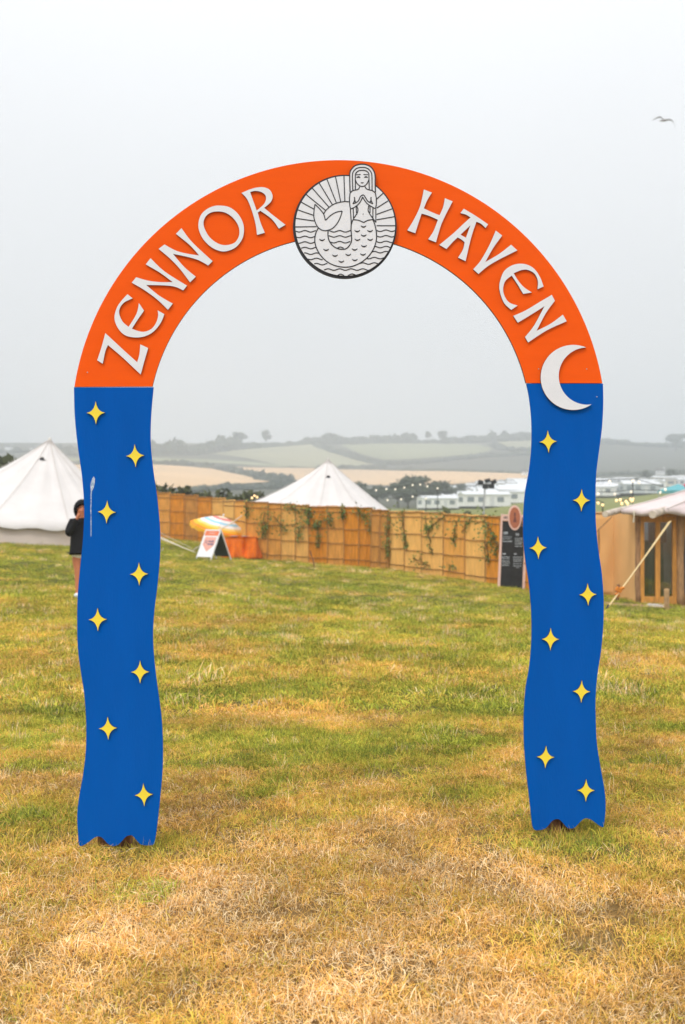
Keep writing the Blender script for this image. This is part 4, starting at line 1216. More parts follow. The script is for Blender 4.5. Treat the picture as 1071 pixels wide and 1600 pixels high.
# ------------------------------------------------------------------ A-board, parasol, orange draped table
def a_board():
    b = ground_hit(334, 875, 15, 60)
    th = math.radians(-40); root = empty('a_board_sign', b, th, 'white folding A-board sign with a coral arrow print on the grass', 'sign')
    s = b.y / F; H = 47 * s; W = 0.62; SP = 0.40
    M_WB = mat('white board', (0.80, 0.79, 0.78), 0.5, 0.03, 8); M_CORAL = mat('coral print', (0.74, 0.20, 0.09), 0.6); M_PINKP = mat('pink print', (0.74, 0.36, 0.29), 0.6); M_NAVY = mat('navy print', (0.12, 0.12, 0.20), 0.6); M_DG = mat('green board', (0.055, 0.075, 0.06), 0.7)
    def face(sign):
        # local: hinge along x, face leaning to -y (front) or +y (back)
        ang = math.atan2(SP, H) * sign
        return Matrix.Translation((0, 0, H)) @ Matrix.Rotation(-ang, 4, 'X')
    L = math.hypot(H, SP)
    Ff = face(1); Fb = face(-1)
    for nm, Mx, mm, sy in (('front_panel', Ff, M_WB, -1), ('back_panel', Fb, M_DG, 1)):
        q = MB(); q.box((0, 0, -L * 0.46), (W - .05, 0.018, L * 0.86)); o = q.build(nm, mm, root); o.matrix_local = Mx
        for sx in (-1, 1):
            q = MB(); q.box((sx * (W / 2 - .012), 0, -L / 2), (0.03, 0.03, L)); o2 = q.build('leg', M_WB, root); o2.matrix_local = Mx
        q = MB(); q.box((0, 0, -0.012), (W, 0.034, 0.03)); o2 = q.build('rail', M_WB, root); o2.matrix_local = Mx
        if nm == 'front_panel':
            w2 = W / 2 - .03
            def flat(nm_, pts, mm_, off):
                vs = [Vector((x, -0.009 - off, -L * z)) for x, z in pts]
                tri = tessellate_polygon([[Vector((v.x, v.z, 0)) for v in vs]])
                oo = link(nm_, mesh(nm_, vs, [tuple(t) for t in tri]), mm_, o)
            flat('coral_band', [(-w2, 0.04), (w2, 0.04), (w2, 0.20), (-w2, 0.20)], M_CORAL, .003)
            flat('arrow_print', [(-w2 * .8, 0.24), (w2 * .85, 0.24), (w2 * .85, 0.50), (0.02, 0.72), (-w2 * .8, 0.50)], M_PINKP, .003)
            q = MB()
            for (x0, x1, z0, z1) in [(-.02, .06, .36, .41), (.08, .19, .36, .41), (-.03, .05, .45, .50), (.07, .2, .45, .50), (-.17, -.06, .36, .38), (-.17, -.06, .42, .44)]:
                q.add([(x0, -.0155, -L * z0), (x1, -.0155, -L * z0), (x1, -.0155, -L * z1), (x0, -.0155, -L * z1)], [(0, 3, 2, 1)])
            q.build('printed_words', M_NAVY, o)
            q = MB()
            for (x0, x1) in [(-.1, -.05), (-.03, .05), (.07, .12)]:
                q.add([(x0, -.0155, -L * .09), (x1, -.0155, -L * .09), (x1, -.0155, -L * .14), (x0, -.0155, -L * .14)], [(0, 3, 2, 1)])
            q.build('printed_words', M_PINKP, o)
    return b
a_board()

def parasol():
    Y = 36.3; c = at(349, 807, Y); g = float(gz(c.x, c.y))
    root = empty('striped_parasol', (c.x, c.y, g), 0, 'tilted beach parasol with orange, yellow, blue, white and pink stripes', 'parasol')
    H = c.z - g; tilt = Matrix.Rotation(math.radians(15), 4, 'Y') @ Matrix.Rotation(math.radians(6), 4, 'X')
    tilt = Matrix.Translation((0, 0, H)) @ tilt
    cols = [((0.80, 0.62, 0.45)), ((0.74, 0.22, 0.20)), ((0.78, 0.74, 0.70)), ((0.30, 0.56, 0.70)), ((0.78, 0.76, 0.73)), ((0.80, 0.58, 0.20)), ((0.82, 0.42, 0.02)), ((0.80, 0.24, 0.015))]
    ms = [mat('parasol stripe %d' % i, q, 0.8) for i, q in enumerate(cols)]
    R = 0.98; NS = 40; rings = [0, .18, .32, .46, .58, .70, .80, .91, 1.0]
    vs = []; fs = []; mi = []
    for i, t in enumerate(rings):
        for k in range(NS):
            a = 2 * PI * k / NS; f = (k % 5) / 5
            r = R * t * (1 - 0.06 * t * math.sin(PI * f)); vs.append((r * math.cos(a), r * math.sin(a), -0.40 * t ** 1.5 - 0.03 * t * math.sin(PI * f)))
    for i in range(len(rings) - 1):
        for k in range(NS):
            k2 = (k + 1) % NS; fs.append((i * NS + k, (i + 1) * NS + k, (i + 1) * NS + k2, i * NS + k2)); mi.append(i)
    n0 = len(vs); b = (len(rings) - 1) * NS
    for k in range(NS):
        v = vs[b + k]; vs.append((v[0] * 1.005, v[1] * 1.005, v[2] - 0.11 - 0.03 * math.sin(k * 2 * PI / 2.5)))
    for k in range(NS):
        k2 = (k + 1) % NS; fs.append((b + k, n0 + k, n0 + k2, b + k2)); mi.append(6)
    me = mesh('canopy', vs, fs, False, None)
    o = link('canopy', me, ms, root); me.polygons.foreach_set('material_index', mi); o.matrix_local = tilt
    q = MB(); q.ball((0, 0, 0.04), (0.03, 0.03, 0.05), 8, 5); o = q.build('finial', M_WHITE, root); o.matrix_local = tilt
    for k in range(8):
        a = 2 * PI * k / 8
        q = MB(); q.tube([(0, 0, -0.03), (R * .5 * math.cos(a), R * .5 * math.sin(a), -0.17), (R * .97 * math.cos(a), R * .97 * math.sin(a), -0.41)], 0.006, 5)
        o = q.build('rib', M_STEEL, root); o.matrix_local = tilt
    q = MB(); dv = (tilt.to_3x3() @ Vector((0, 0, -1)))
    q.tube([Vector((0, 0, H)), Vector((0, 0, H)) + dv * 0.7, Vector((dv.x * .7, dv.y * .7, -0.3))], 0.018, 8); q.build('pole', M_WHITE, root)
parasol()

def draped_table():
    b = ground_hit(380, 872, 15, 60); s = b.y / F
    W, Dp, H = 47 * s, 0.5, 33 * s
    loc = Vector((b.x, b.y - 0.55, float(gz(b.x, b.y - .55))))
    t = empty('folding_table', loc, 0, 'small table hidden under the orange cloth by the fence', 'table')
    q = MB(); q.box((0, 0, H - .03), (W - .04, Dp - .04, 0.03)); q.build('tabletop', M_BACK, t)
    for sx in (-1, 1):
        for sy in (-1, 1):
            q = MB(); q.tube([(sx * (W / 2 - .08), sy * .22, -.05), (sx * (W / 2 - .1), sy * .2, H - .05)], 0.015, 6); q.build('leg', M_DKGREY, t)
    vs = []; fs = []
    per = []
    n = 24
    for k in range(n): per.append((-W / 2 + W * k / n, -Dp / 2, 0, -1))
    for k in range(10): per.append((W / 2, -Dp / 2 + Dp * k / 10, 1, 0))
    for k in range(n): per.append((W / 2 - W * k / n, Dp / 2, 0, 1))
    for k in range(10): per.append((-W / 2, Dp / 2 - Dp * k / 10, -1, 0))
    N = len(per); R = 9
    for i in range(R + 1):
        u = i / R
        for k, (x, y, nx, ny) in enumerate(per):
            w = (0.065 * math.sin(k * 1.15) + 0.05 * math.sin(k * 0.55 + 2 + u * 2) + 0.03 * math.sin(k * 2.3 + u * 5)) * u
            # gathered swag near the middle right
            gz_ = math.exp(-((x - W * 0.16) / 0.10) ** 2) * (1 if ny < 0 else 0)
            w += -0.10 * gz_ * math.sin(PI * u)
            vs.append((x + nx * (w + .06 * u), y + ny * (w + .06 * u), H + 0.012 - u * (H + .012) + (0.02 * math.sin(k * .9) * u if i < R else 0.01)))
    for i in range(R):
        for k in range(N):
            k2 = (k + 1) % N; fs.append((i * N + k, i * N + k2, (i + 1) * N + k2, (i + 1) * N + k))
    fs.append(tuple(range(N)))
    o = link('tablecloth', mesh('tablecloth', vs, fs, True), mat('orange cloth', (0.90, 0.17, 0.010), 0.8, 0.2, 5, 0.6, 9), None, loc)
    md = o.modifiers.new('thick', 'SOLIDIFY'); md.thickness = 0.008
    tag(o, 'bright orange cloth draped to the grass beneath the striped parasol', 'tablecloth')
    for i, (x, lab) in enumerate([(-0.2, 'white plate at the left of the orange table'), (0.12, 'white plate at the right of the orange table')]):
        q = MB(); q.tube([(0, 0, 0), (0, 0, 0.01), (0, 0, 0.025)], [0.06, 0.10, 0.14], 16)
        tag(q.build('plate', M_WHITE, None, True, loc + Vector((x, -0.08, H + .018))), lab, 'plate')
draped_table()

# ------------------------------------------------------------------ person behind the left leg
def skin_mesh(name, V, E, Rd, sub=2, root=0):
    me = bpy.data.meshes.new(name + '_skeleton'); me.from_pydata([tuple(v) for v in V], E, []); me.update()
    o = bpy.data.objects.new(name + '_skeleton', me); COL.objects.link(o)
    o.modifiers.new('skin', 'SKIN').use_smooth_shade = True
    for i, r in enumerate(Rd):
        r = r if isinstance(r, tuple) else (r, r)
        me.skin_vertices[0].data[i].radius = r; me.skin_vertices[0].data[i].use_root = (i == root)
    sd_ = o.modifiers.new('sub', 'SUBSURF'); sd_.levels = sub; sd_.render_levels = sub
    dg = bpy.context.evaluated_depsgraph_get(); dg.update()
    out = bpy.data.meshes.new_from_object(o.evaluated_get(dg))
    out.name = name
    bpy.data.objects.remove(o); bpy.data.meshes.remove(me)
    out.polygons.foreach_set('use_smooth', [True] * len(out.polygons))
    return out

def person():
    q = ground_hit(129, 934, 10, 40)
    h = 148 * q.y / F; k = h / 1.66
    root = empty('person', q, math.radians(12), 'person in black hooded jacket and white shorts, hand at face, beside the left leg', 'person')
    root.scale = (k, k, k)
    V = []; E = []; Rd = []
    def add(p, r, par=None):
        V.append(p); Rd.append(r); i = len(V) - 1
        if par is not None: E.append((par, i))
        return i
    # facing -y; image left is the person's right side (-x)
    pel = add((0, 0, 0.88), (0.14, 0.10)); wa = add((0, 0, 1.02), (0.125, 0.09), pel); ch = add((0, 0.0, 1.20), (0.145, 0.10), wa)
    nk0 = add((0, 0.01, 1.36), (0.075, 0.07), ch); nk = add((0, 0.0, 1.42), 0.05, nk0); hd0 = add((0, -0.015, 1.49), (0.07, 0.08), nk); hd = add((0, -0.015, 1.57), (0.075, 0.09), hd0); add((0, -0.005, 1.63), (0.05, 0.06), hd)
    for sx in (-1, 1):
        hp = add((sx * 0.09, 0, 0.82), 0.105, pel); th_ = add((sx * 0.092, -0.005, 0.66), 0.092, hp); kn = add((sx * 0.075, -0.02, 0.47), 0.064, th_); cf = add((sx * 0.07, 0.01, 0.33), 0.064, kn); an = add((sx * 0.075, 0.015, 0.10), 0.042, cf)
        add((sx * 0.092, 0.02, 0.045), 0.038, an); f1 = len(V) - 1; add((sx * 0.098, -0.09, 0.03), (0.04, 0.028), f1); add((sx * 0.10, -0.14, 0.022), (0.03, 0.02), len(V) - 1)
    # right arm (image left): raised to the face
    hands = []
    for sx, el, wr in ((-1, (-0.215, -0.05, 1.10), (-0.075, -0.19, 1.42)), (1, (0.23, -0.02, 1.09), (0.12, -0.19, 1.33))):
        sh = add((sx * 0.16, 0.0, 1.33), 0.055, nk0); mid = add((sx * 0.20, -0.01, 1.22), 0.046, sh); e = add(el, 0.042, mid)
        fa = add(tuple(np.array(el) * .5 + np.array(wr) * .5), 0.036, e); w = add(wr, 0.027, fa); hands.append((sx, Vector(wr), (Vector(wr) - Vector(el)).normalized()))
        pd = (Vector(wr) - Vector(el)).normalized(); pm = add(tuple(Vector(wr) + pd * 0.045), (0.038, 0.020), w); add(tuple(Vector(wr) + pd * 0.085), (0.036, 0.018), pm)
    body = link('body', skin_mesh('body', V, E, Rd, 2, pel), M_SKIN, root)
    # fingers, closed round in front of the face
    fm_ = MB()
    for sx, wr, pd in hands:
        side = pd.cross(Vector((0, -1, 0.3))).normalized(); fwd = Vector((0.25 * -sx, 0.35, 0.5)).normalized()
        for i, L in enumerate((0.066, 0.074, 0.070, 0.056)):
            b = wr + pd * 0.085 + side * (0.026 - 0.0175 * i)
            p1 = b + pd * L * .45; p2 = p1 + (pd * .6 + fwd * .6).normalized() * L * .33; p3 = p2 + fwd * L * .28
            fm_.tube([b - pd * .02, b, p1, p2, p3], [.009, .0095, .009, .008, .006], 8)
        b = wr + pd * 0.03 + side * 0.032
        fm_.tube([b - side * .012, b + side * .018 + pd * .02, b + side * .024 + pd * .05, b + side * .016 + pd * .068], [.013, .011, .010, .007], 8)
    fm_.build('fingers', M_SKIN, root, True)
    # face
    f = MB()
    f.tube([(0, -0.105, 1.585), (0, -0.122, 1.555), (0, -0.112, 1.543)], [.007, .014, .009], 8); f.ball((-.078, -.01, 1.56), (.012, .02, .03)); f.ball((.078, -.01, 1.56), (.012, .02, .03))
    f.build('nose_and_ears', M_SKIN, root, True)
    f = MB(); f.ball((-.03, -.098, 1.583), (.013, .008, .007)); f.ball((.03, -.098, 1.583), (.013, .008, .007)); f.build('eyes', M_INK, root, True)
    f = MB(); f.ball((0, -.098, 1.515), (.024, .010, .007)); f.build('mouth', mat('lips', (0.42, 0.13, 0.11), 0.5), root, True)
    # jacket
    V = []; E = []; Rd = []
    a0 = add((0, 0.0, 0.79), (0.265, 0.185)); a1 = add((0, 0, 0.95), (0.225, 0.16), a0); a2 = add((0, 0, 1.17), (0.195, 0.14), a1); a3 = add((0, 0.005, 1.32), (0.15, 0.11), a2); a4 = add((0, 0.01, 1.40), (0.085, 0.085), a3)
    for sx, el, wr in ((-1, (-0.225, -0.05, 1.10), (-0.085, -0.18, 1.395)), (1, (0.24, -0.02, 1.09), (0.13, -0.18, 1.30))):
        sh = add((sx * 0.165, 0, 1.32), 0.09, a3); mid = add((sx * 0.215, -0.01, 1.21), 0.088, sh); e = add(el, 0.085, mid); fa = add(tuple(np.array(el) * .5 + np.array(wr) * .5), 0.068, e); add(wr, 0.05, fa)
    link('jacket', skin_mesh('jacket', V, E, Rd, 2, a1), M_BLACKF, root)
    # hood: open shell round the head
    vs = []; fs = []; n = 18; R_ = 9
    for i in range(R_ + 1):
        th_ = 0.05 + 2.0 * i / R_
        for j in range(n):
            ph = 2 * PI * j / n
            # axis tilted: opening faces -y
            d_ = Vector((math.sin(th_) * math.cos(ph), math.cos(th_), math.sin(th_) * math.sin(ph)))
            d_ = Matrix.Rotation(0.42, 3, 'X') @ d_; vs.append((d_.x * .138, d_.y * .150 + 0.0, d_.z * .170 + 1.545))
    for i in range(R_):
        for j in range(n):
            j2 = (j + 1) % n; fs.append((i * n + j, (i + 1) * n + j, (i + 1) * n + j2, i * n + j2))
    fs.append(tuple(range(n)))
    o = link('hood', mesh('hood', vs, fs, True), M_BLACKF, root); md = o.modifiers.new('thick', 'SOLIDIFY'); md.thickness = 0.015
    # shorts
    V = []; E = []; Rd = []
    s0 = add((0, 0, 0.92), (0.155, 0.115)); s1 = add((0, 0, 0.85), (0.16, 0.12), s0)
    for sx in (-1, 1):
        l0 = add((sx * 0.095, 0, 0.78), 0.135, s1); add((sx * 0.10, 0, 0.675), 0.132, l0)
    link('shorts', skin_mesh('shorts', V, E, Rd, 2, s1), M_SHORTS, root)
    for sx in (-1, 1):
        m_ = MB(); m_.tube([(sx * .092, 0.06, 0.035), (sx * .094, 0.0, 0.04), (sx * .098, -.08, .034), (sx * .10, -.15, .026)], [.042, .05, .046, .03], 10)
        sh_ = m_.build('shoe', M_WHITE, root, True)
person()

# ------------------------------------------------------------------ gull
def gull():
    Y = 58; c = at(1039, 188, Y)
    root = empty('gull', c, math.radians(-20), 'grey gull gliding alone in the white sky', 'bird')
    s = Y / F
    # body: one continuous surface with head and tail; wings rooted in it
    V = []; E = []; Rd = []
    def add(p, r, par=None):
        V.append(p); Rd.append(r); i = len(V) - 1
        if par is not None: E.append((par, i))
        return i
    X = lambda px: (px - 1039) * s
    Zp = lambda py: (188 - py) * s
    b0 = add((X(1039), 0, Zp(188)), (0.055, 0.06)); b1 = add((X(1036), -.03, Zp(188.3)), (0.05, .05), b0); b2 = add((X(1033), -.06, Zp(188.6)), 0.034, b1); add((X(1031.5), -.08, Zp(188.8)), 0.018, b2)
    t1 = add((X(1042), .06, Zp(187.6)), (0.035, 0.03), b0); add((X(1045), .12, Zp(187.3)), (0.03, .012), t1)
    link('body', skin_mesh('body', V, E, Rd, 2, b0), mat('gull grey', (0.30, 0.27, 0.26), 0.8), root)
    M_WING = mat('gull wing', (0.22, 0.19, 0.18), 0.8)
    for pts in ([(1038.5, 187.3, .02), (1034.5, 183.2, .0), (1031.5, 180.8, .05), (1027, 181.0, .15), (1019.5, 182.6, .3)],
                [(1039.5, 187.3, .02), (1044, 187, .0), (1049, 188, .03), (1052, 191.5, .10), (1054.5, 198, .25)]):
        vs = []; fs = []
        ch = [.13, .15, .14, .10, .02]
        for (px, py, yo), c_ in zip(pts, ch):
            p = Vector((X(px), yo, Zp(py)))
            vs += [p + Vector((0, -c_ * .35, 0)), p + Vector((0, 0, .018)), p + Vector((0, c_ * .9, -.008)), p + Vector((0, 0, -.014))]
        for i in range(4):
            for j in range(4): fs.append((4 * i + j, 4 * i + (j + 1) % 4, 4 * i + 4 + (j + 1) % 4, 4 * i + 4 + j))
        fs += [(0, 1, 2, 3), (16, 19, 18, 17)]
        link('wing', mesh('wing', vs, fs, True), M_WING, root)
    q = MB(); q.tube([(X(1031.3), -.09, Zp(188.8)), (X(1030), -.12, Zp(189.1))], [.009, .003], 6); q.build('beak', mat('beak', (.6, .4, .1)), root)
gull()

# ------------------------------------------------------------------ the arch
AD, PSI = 5.47, math.radians(3.4)
AU = Vector((math.cos(PSI), math.sin(PSI), 0)); AN = Vector((math.sin(PSI), -math.cos(PSI), 0))   # along the board, out of its face
A0 = Vector(((531 - CX) / F * AD, AD, 0))
A0.z = float(gz(A0.x, A0.y))
def AP(px, py, off=0.0):
    """point of the board's plane (moved out by off) behind a photograph pixel, in the arch's own frame"""
    d_ = Vector(((px - CX) / F, 1, (CY - py) / F)); o = Vector((0, 0, CAM_Z))
    t = ((A0 + AN * off) - o).dot(AN) / d_.dot(AN)
    return o + d_ * t - A0
arch = empty('festival_arch', A0, 0, 'tall painted orange and blue wooden entrance arch with white lettering and a round mermaid emblem', 'arch')

def smooth_poly(pts, sub=5):
    """pts: (x, y) smooth or (x, y, 1) corner, closed; Catmull-Rom between corners"""
    n = len(pts); out = []
    for i in range(n):
        p1 = pts[i]; p2 = pts[(i + 1) % n]; p0 = pts[i - 1]; p3 = pts[(i + 2) % n]
        c1 = len(p1) > 2; c2 = len(p2) > 2
        a = np.array(p1[:2], float); b = np.array(p2[:2], float)
        if c1 and c2: out.append(tuple(a)); continue
        z0 = a if c1 else np.array(p0[:2], float); z3 = b if c2 else np.array(p3[:2], float)
        for k in range(sub):
            t = k / sub
            q = 0.5 * ((2 * a) + (-z0 + b) * t + (2 * z0 - 5 * a + 4 * b - z3) * t * t + (-z0 + 3 * a - 3 * b + z3) * t ** 3)
            out.append(tuple(q))
    return out

def plate(name, outer, holes, off0, off1, mats, parent=arch, bev=0.0):
    """a flat board cut to an outline: front face at off1, back at off0; sides get the second material"""
    loops = [outer] + list(holes)
    Pf = [[AP(x, y, off1) for x, y in lp] for lp in loops]
    flat = [p for lp in Pf for p in lp]
    tri = tessellate_polygon([[Vector((x, -y, 0)) for x, y in lp] for lp in loops])
    n = len(flat); back = [p - AN * (off1 - off0) for p in flat]
    fs = []; mi = []
    for t in tri:
        a, b, c = (flat[i] for i in t)
        t = tuple(t) if (b - a).cross(c - a).dot(AN) > 0 else tuple(t[::-1])
        fs.append(t); mi.append(0)
        fs.append(tuple(i + n for i in t[::-1])); mi.append(len(mats) - 1 if len(mats) > 2 else 1)
    k0 = 0
    for lp in loops:
        m_ = len(lp)
        for i in range(m_):
            j = (i + 1) % m_; fs.append((k0 + i, k0 + j, k0 + j + n, k0 + i + n)); mi.append(1)
        k0 += m_
    me = mesh(name, flat + back, fs, False, None)
    o = link(name, me, mats, parent); me.polygons.foreach_set('material_index', mi)
    bm_ = bmesh.new(); bm_.from_mesh(me); bmesh.ops.recalc_face_normals(bm_, faces=bm_.faces); bm_.to_mesh(me); bm_.free()
    return o

# orange half ring
acx, acy, Ro, Ri = 529.5, 668.0, 417.8, 299.5
ring = []
aL, aR = math.atan2(668 - 604.3, 116 - acx), math.atan2(668 - 598.6, 942 - acx)
for k in range(97):
    a = aL + (aR - aL) * k / 96; ring.append((acx + Ro * math.cos(a), acy - Ro * math.sin(a)))
aL2, aR2 = math.atan2(668 - 604.0, 239.6 - 531), math.atan2(668 - 598.4, 822.6 - 531)
for k in range(81):
    a = aR2 + (aL2 - aR2) * k / 80; ring.append((531 + Ri * math.cos(a), acy - Ri * math.sin(a)))
TH = 0.018
plate('arch_panel', ring, [], -TH, 0.0, [M_ORANGE, M_EDGE, M_BACK])

LEG_L = [(115.8, 605.2, 1), (117.2, 651), (121.9, 698), (128.4, 744.7), (131.7, 791.6), (130.3, 838.5), (125.6, 885.4), (121.9, 927.5), (120.9, 965), (121.9, 1012), (126.6, 1049.4), (132.2, 1087), (135, 1129), (134.5, 1171), (130.3, 1209), (123.8, 1246), (121, 1274.5), (122.3, 1303), (123.6, 1318),
         (127.3, 1322), (137, 1317), (146.9, 1309.6), (153.7, 1307), (160.6, 1309.5), (168.4, 1318), (176.3, 1321.8), (184, 1320.4), (190, 1315), (196.9, 1307.5), (203.7, 1305), (208.6, 1307), (215.5, 1315), (221.4, 1319.8), (231, 1320.8), (240.5, 1319.5),
         (242.6, 1312), (247, 1279), (250.8, 1241.7), (254, 1204), (254.5, 1162), (252.2, 1119.8), (246.6, 1077.6), (241, 1030.7), (239, 993), (241, 955.7), (246.6, 909), (250.3, 862), (249.9, 824.4), (245.6, 777.5), (239, 730.6), (235.3, 688), (236.3, 646), (240, 605, 1)]
LEG_R = [(823.4, 599.3, 1), (827.9, 621.5), (831.5, 657.5), (831.5, 698), (827.9, 734), (821.6, 770), (818.9, 806), (818.9, 842), (822.5, 878), (827.9, 914), (831.5, 959), (831.5, 1004), (827.9, 1044.5), (822.5, 1076), (819.8, 1116.5), (819.8, 1157), (822.5, 1197.5), (827, 1238), (831.0, 1274), (833, 1291),
         (836, 1296.7), (843, 1297), (850.9, 1295.2), (857, 1290), (862.2, 1283.5), (868.3, 1280), (874.5, 1280.7), (880.7, 1286.8), (885.8, 1292.5), (891, 1294.4), (898, 1293.2), (904.3, 1286.8), (911.5, 1280), (916.6, 1278.6), (923.8, 1280.7), (932, 1286.4), (940.5, 1292),
         (944.0, 1289), (946.6, 1260.5), (944.8, 1233.5), (938.5, 1197.5), (933, 1161.5), (931.3, 1125.5), (930.9, 1089.5), (934, 1053.5), (939.4, 1017.5), (943, 977), (943.5, 936.5), (940.8, 896), (934.9, 855.5), (931.3, 815), (930.9, 774.5), (932.2, 738.5), (936.7, 702.5), (941.2, 666.5), (943, 630.5), (942.6, 599.4, 1)]
legL = plate('leg_panel', smooth_poly(LEG_L, 4), [], -TH - .002, -0.002, [M_BLUE, M_BLUE, M_BACK])
legR = plate('leg_panel', smooth_poly(LEG_R, 4), [], -TH - .002, -0.002, [M_BLUE, M_BLUE, M_BACK])

# letters
def zc(ox, oy, s, pts): return [((ox + p[0] / s), (oy + p[1] / s)) + tuple(p[2:]) for p in pts]
c = 1
LET = []
LET.append((zc(140, 470, 8.238, [(205, 415, c), (420, 615), (530, 715), (615, 790, c), (643, 690), (655, 560, c), (757, 608, c), (715, 750), (660, 948, c), (540, 835), (400, 705), (240, 570, c), (205, 650), (172, 810, c), (100, 765, c), (155, 600)]), []))
LET.append(([(199.5, 459.6, c), (190, 470), (183, 480.5), (179.1, 495.5), (181.9, 507.6), (188.6, 517.9), (198.3, 524.9), (212.8, 527.3), (227.4, 525.2), (240.8, 517.6), (251.7, 504), (257.1, 490.9, c), (246.6, 484.8, c), (247.4, 493.1), (244.4, 504), (237.1, 513.7), (226.2, 518.2), (217.0, 517.3), (206.4, 513.5, c), (215.3, 499.7), (225.3, 485.5, c), (217.4, 473.4, c), (213.5, 490.6), (201.3, 510.7, c), (192.2, 502.8), (186.7, 490.6), (187.9, 480.9), (194.6, 472.4), (207.5, 466.2, c)], []))
LET.append((zc(190, 370, 7.14, [(165, 450, c), (290, 487), (430, 505), (572, 505, c), (430, 400), (272, 308, c), (325, 238, c), (480, 385), (732, 545, c), (690, 598, c), (600, 558), (480, 542), (277, 538, c), (420, 655), (573, 745, c), (520, 815, c), (400, 700), (250, 590), (115, 512, c)]), []))
LET.append((zc(190, 370, 7.14, [(480, 85, c), (600, 150), (720, 185), (868, 208, c), (760, 90), (608, -33, c), (670, -97, c), (790, 60), (1018, 272, c), (968, 320, c), (860, 260), (720, 220), (575, 190, c), (700, 335), (830, 445, c), (766, 508, c), (650, 355), (540, 240), (415, 135, c)]), []))
LET.append((zc(290, 270, 6.3, [(340, 322), (430, 337), (510, 395), (562, 480), (577, 560), (560, 650), (500, 730), (420, 768), (350, 772), (260, 735), (180, 660), (137, 575), (128, 500), (150, 420), (200, 365), (270, 330)]),
            [zc(290, 270, 6.3, [(320, 380), (400, 395), (470, 445), (518, 515), (532, 580), (520, 640), (480, 690), (400, 712), (320, 695), (240, 635), (192, 555), (178, 490), (200, 430), (250, 392)])]))
LET.append((zc(290, 270, 6.3, [(553, 198, c), (630, 165), (700, 145), (770, 142), (830, 168), (858, 225), (842, 285), (775, 345, c), (860, 415), (985, 512, c), (920, 550, c), (850, 455), (738, 374, c), (712, 390, c), (740, 490), (782, 590, c), (705, 612, c), (690, 500), (650, 360), (605, 255)]),
            [zc(290, 270, 6.3, [(637, 190, c), (685, 178), (745, 188), (785, 218), (793, 262), (770, 312), (702, 372, c)])]))
LET.append((zc(620, 280, 6.694, [(285, 107, c), (370, 140, c), (320, 220), (285, 305, c), (370, 345), (450, 377, c), (487, 290), (505, 198, c), (587, 232, c), (525, 350), (465, 480), (412, 660, c), (330, 628, c), (385, 545), (432, 425, c), (345, 385), (262, 360, c), (225, 470), (195, 565, c), (112, 535, c), (185, 415), (248, 275)]), []))
LET.append((zc(620, 280, 6.694, [(703, 308, c), (830, 385), (958, 472, c), (930, 510, c), (885, 467), (835, 445, c), (780, 610), (722, 857, c), (643, 820, c), (692, 740), (712, 660, c), (675, 628), (638, 610, c), (585, 660), (522, 730, c), (447, 687, c), (600, 560), (690, 475), (773, 400, c), (725, 370), (668, 355, c)]),
            [zc(620, 280, 6.694, [(772, 483, c), (668, 580, c), (725, 612, c)])]))
LET.append((zc(720, 340, 6.694, [(368, 135, c), (435, 188, c), (340, 320), (258, 465, c), (400, 382), (528, 283, c), (593, 343, c), (400, 440), (280, 512), (187, 590, c), (132, 540, c), (210, 450), (300, 290)]), []))
LET.append((zc(720, 340, 6.694, [(868, 720, c), (805, 750, c), (808, 660), (772, 585), (705, 548), (640, 548), (555, 582, c), (600, 655), (660, 725), (745, 783, c), (655, 798, c), (590, 690), (535, 607, c), (470, 660), (445, 740), (460, 820), (510, 888), (597, 920, c), (530, 965, c), (460, 900), (420, 810), (405, 720), (420, 640), (455, 560), (520, 508), (600, 483), (690, 490), (770, 535), (830, 620)]), []))
LET.append((zc(780, 440, 6.694, [(552, 138, c), (585, 200, c), (490, 330), (393, 515, c), (540, 440), (668, 345, c), (708, 415, c), (500, 510), (305, 637, c), (272, 580, c), (370, 455), (475, 258, c), (330, 350), (197, 430, c), (150, 358, c), (280, 300), (430, 210)]), []))
for outer, holes in LET:
    plate('letter', smooth_poly(outer, 4), [smooth_poly(h, 4) for h in holes], 0.0005, 0.0095, [M_WHITE, M_EDGE])

# crescent moon
def circ3(a, b, c_):
    ax, ay = a; bx, by = b; cx, cy = c_
    d_ = 2 * (ax * (by - cy) + bx * (cy - ay) + cx * (ay - by))
    ux = ((ax * ax + ay * ay) * (by - cy) + (bx * bx + by * by) * (cy - ay) + (cx * cx + cy * cy) * (ay - by)) / d_
    uy = ((ax * ax + ay * ay) * (cx - bx) + (bx * bx + by * by) * (ax - cx) + (cx * cx + cy * cy) * (bx - ax)) / d_
    return ux, uy, math.hypot(ax - ux, ay - uy)
t1_, t2_ = (916.2, 542.9), (924.7, 631.8)
moon = []
for mid, rev in (((845.2, 588.6), False), ((873.4, 588.6), True)):
    ux, uy, r = circ3(t1_, mid, t2_)
    a1 = math.atan2(t1_[1] - uy, t1_[0] - ux); a2 = math.atan2(t2_[1] - uy, t2_[0] - ux)
    if a1 > a2: a2 += 2 * PI
    # go through the left side (angle pi)
    arc = []
    a1b, a2b = (a1 if a1 < 0 else a1 - 2 * PI), (a2 % (2 * PI)) - 2 * PI
    for k in range(41):
        a = a1b + (a2b - a1b) * k / 40; arc.append((ux + r * math.cos(a), uy + r * math.sin(a)))
    if rev: arc = arc[::-1]
    moon += arc[1:-1] if rev else arc
plate('crescent_moon', moon, [], 0.0005, 0.012, [M_WHITE, M_EDGE])

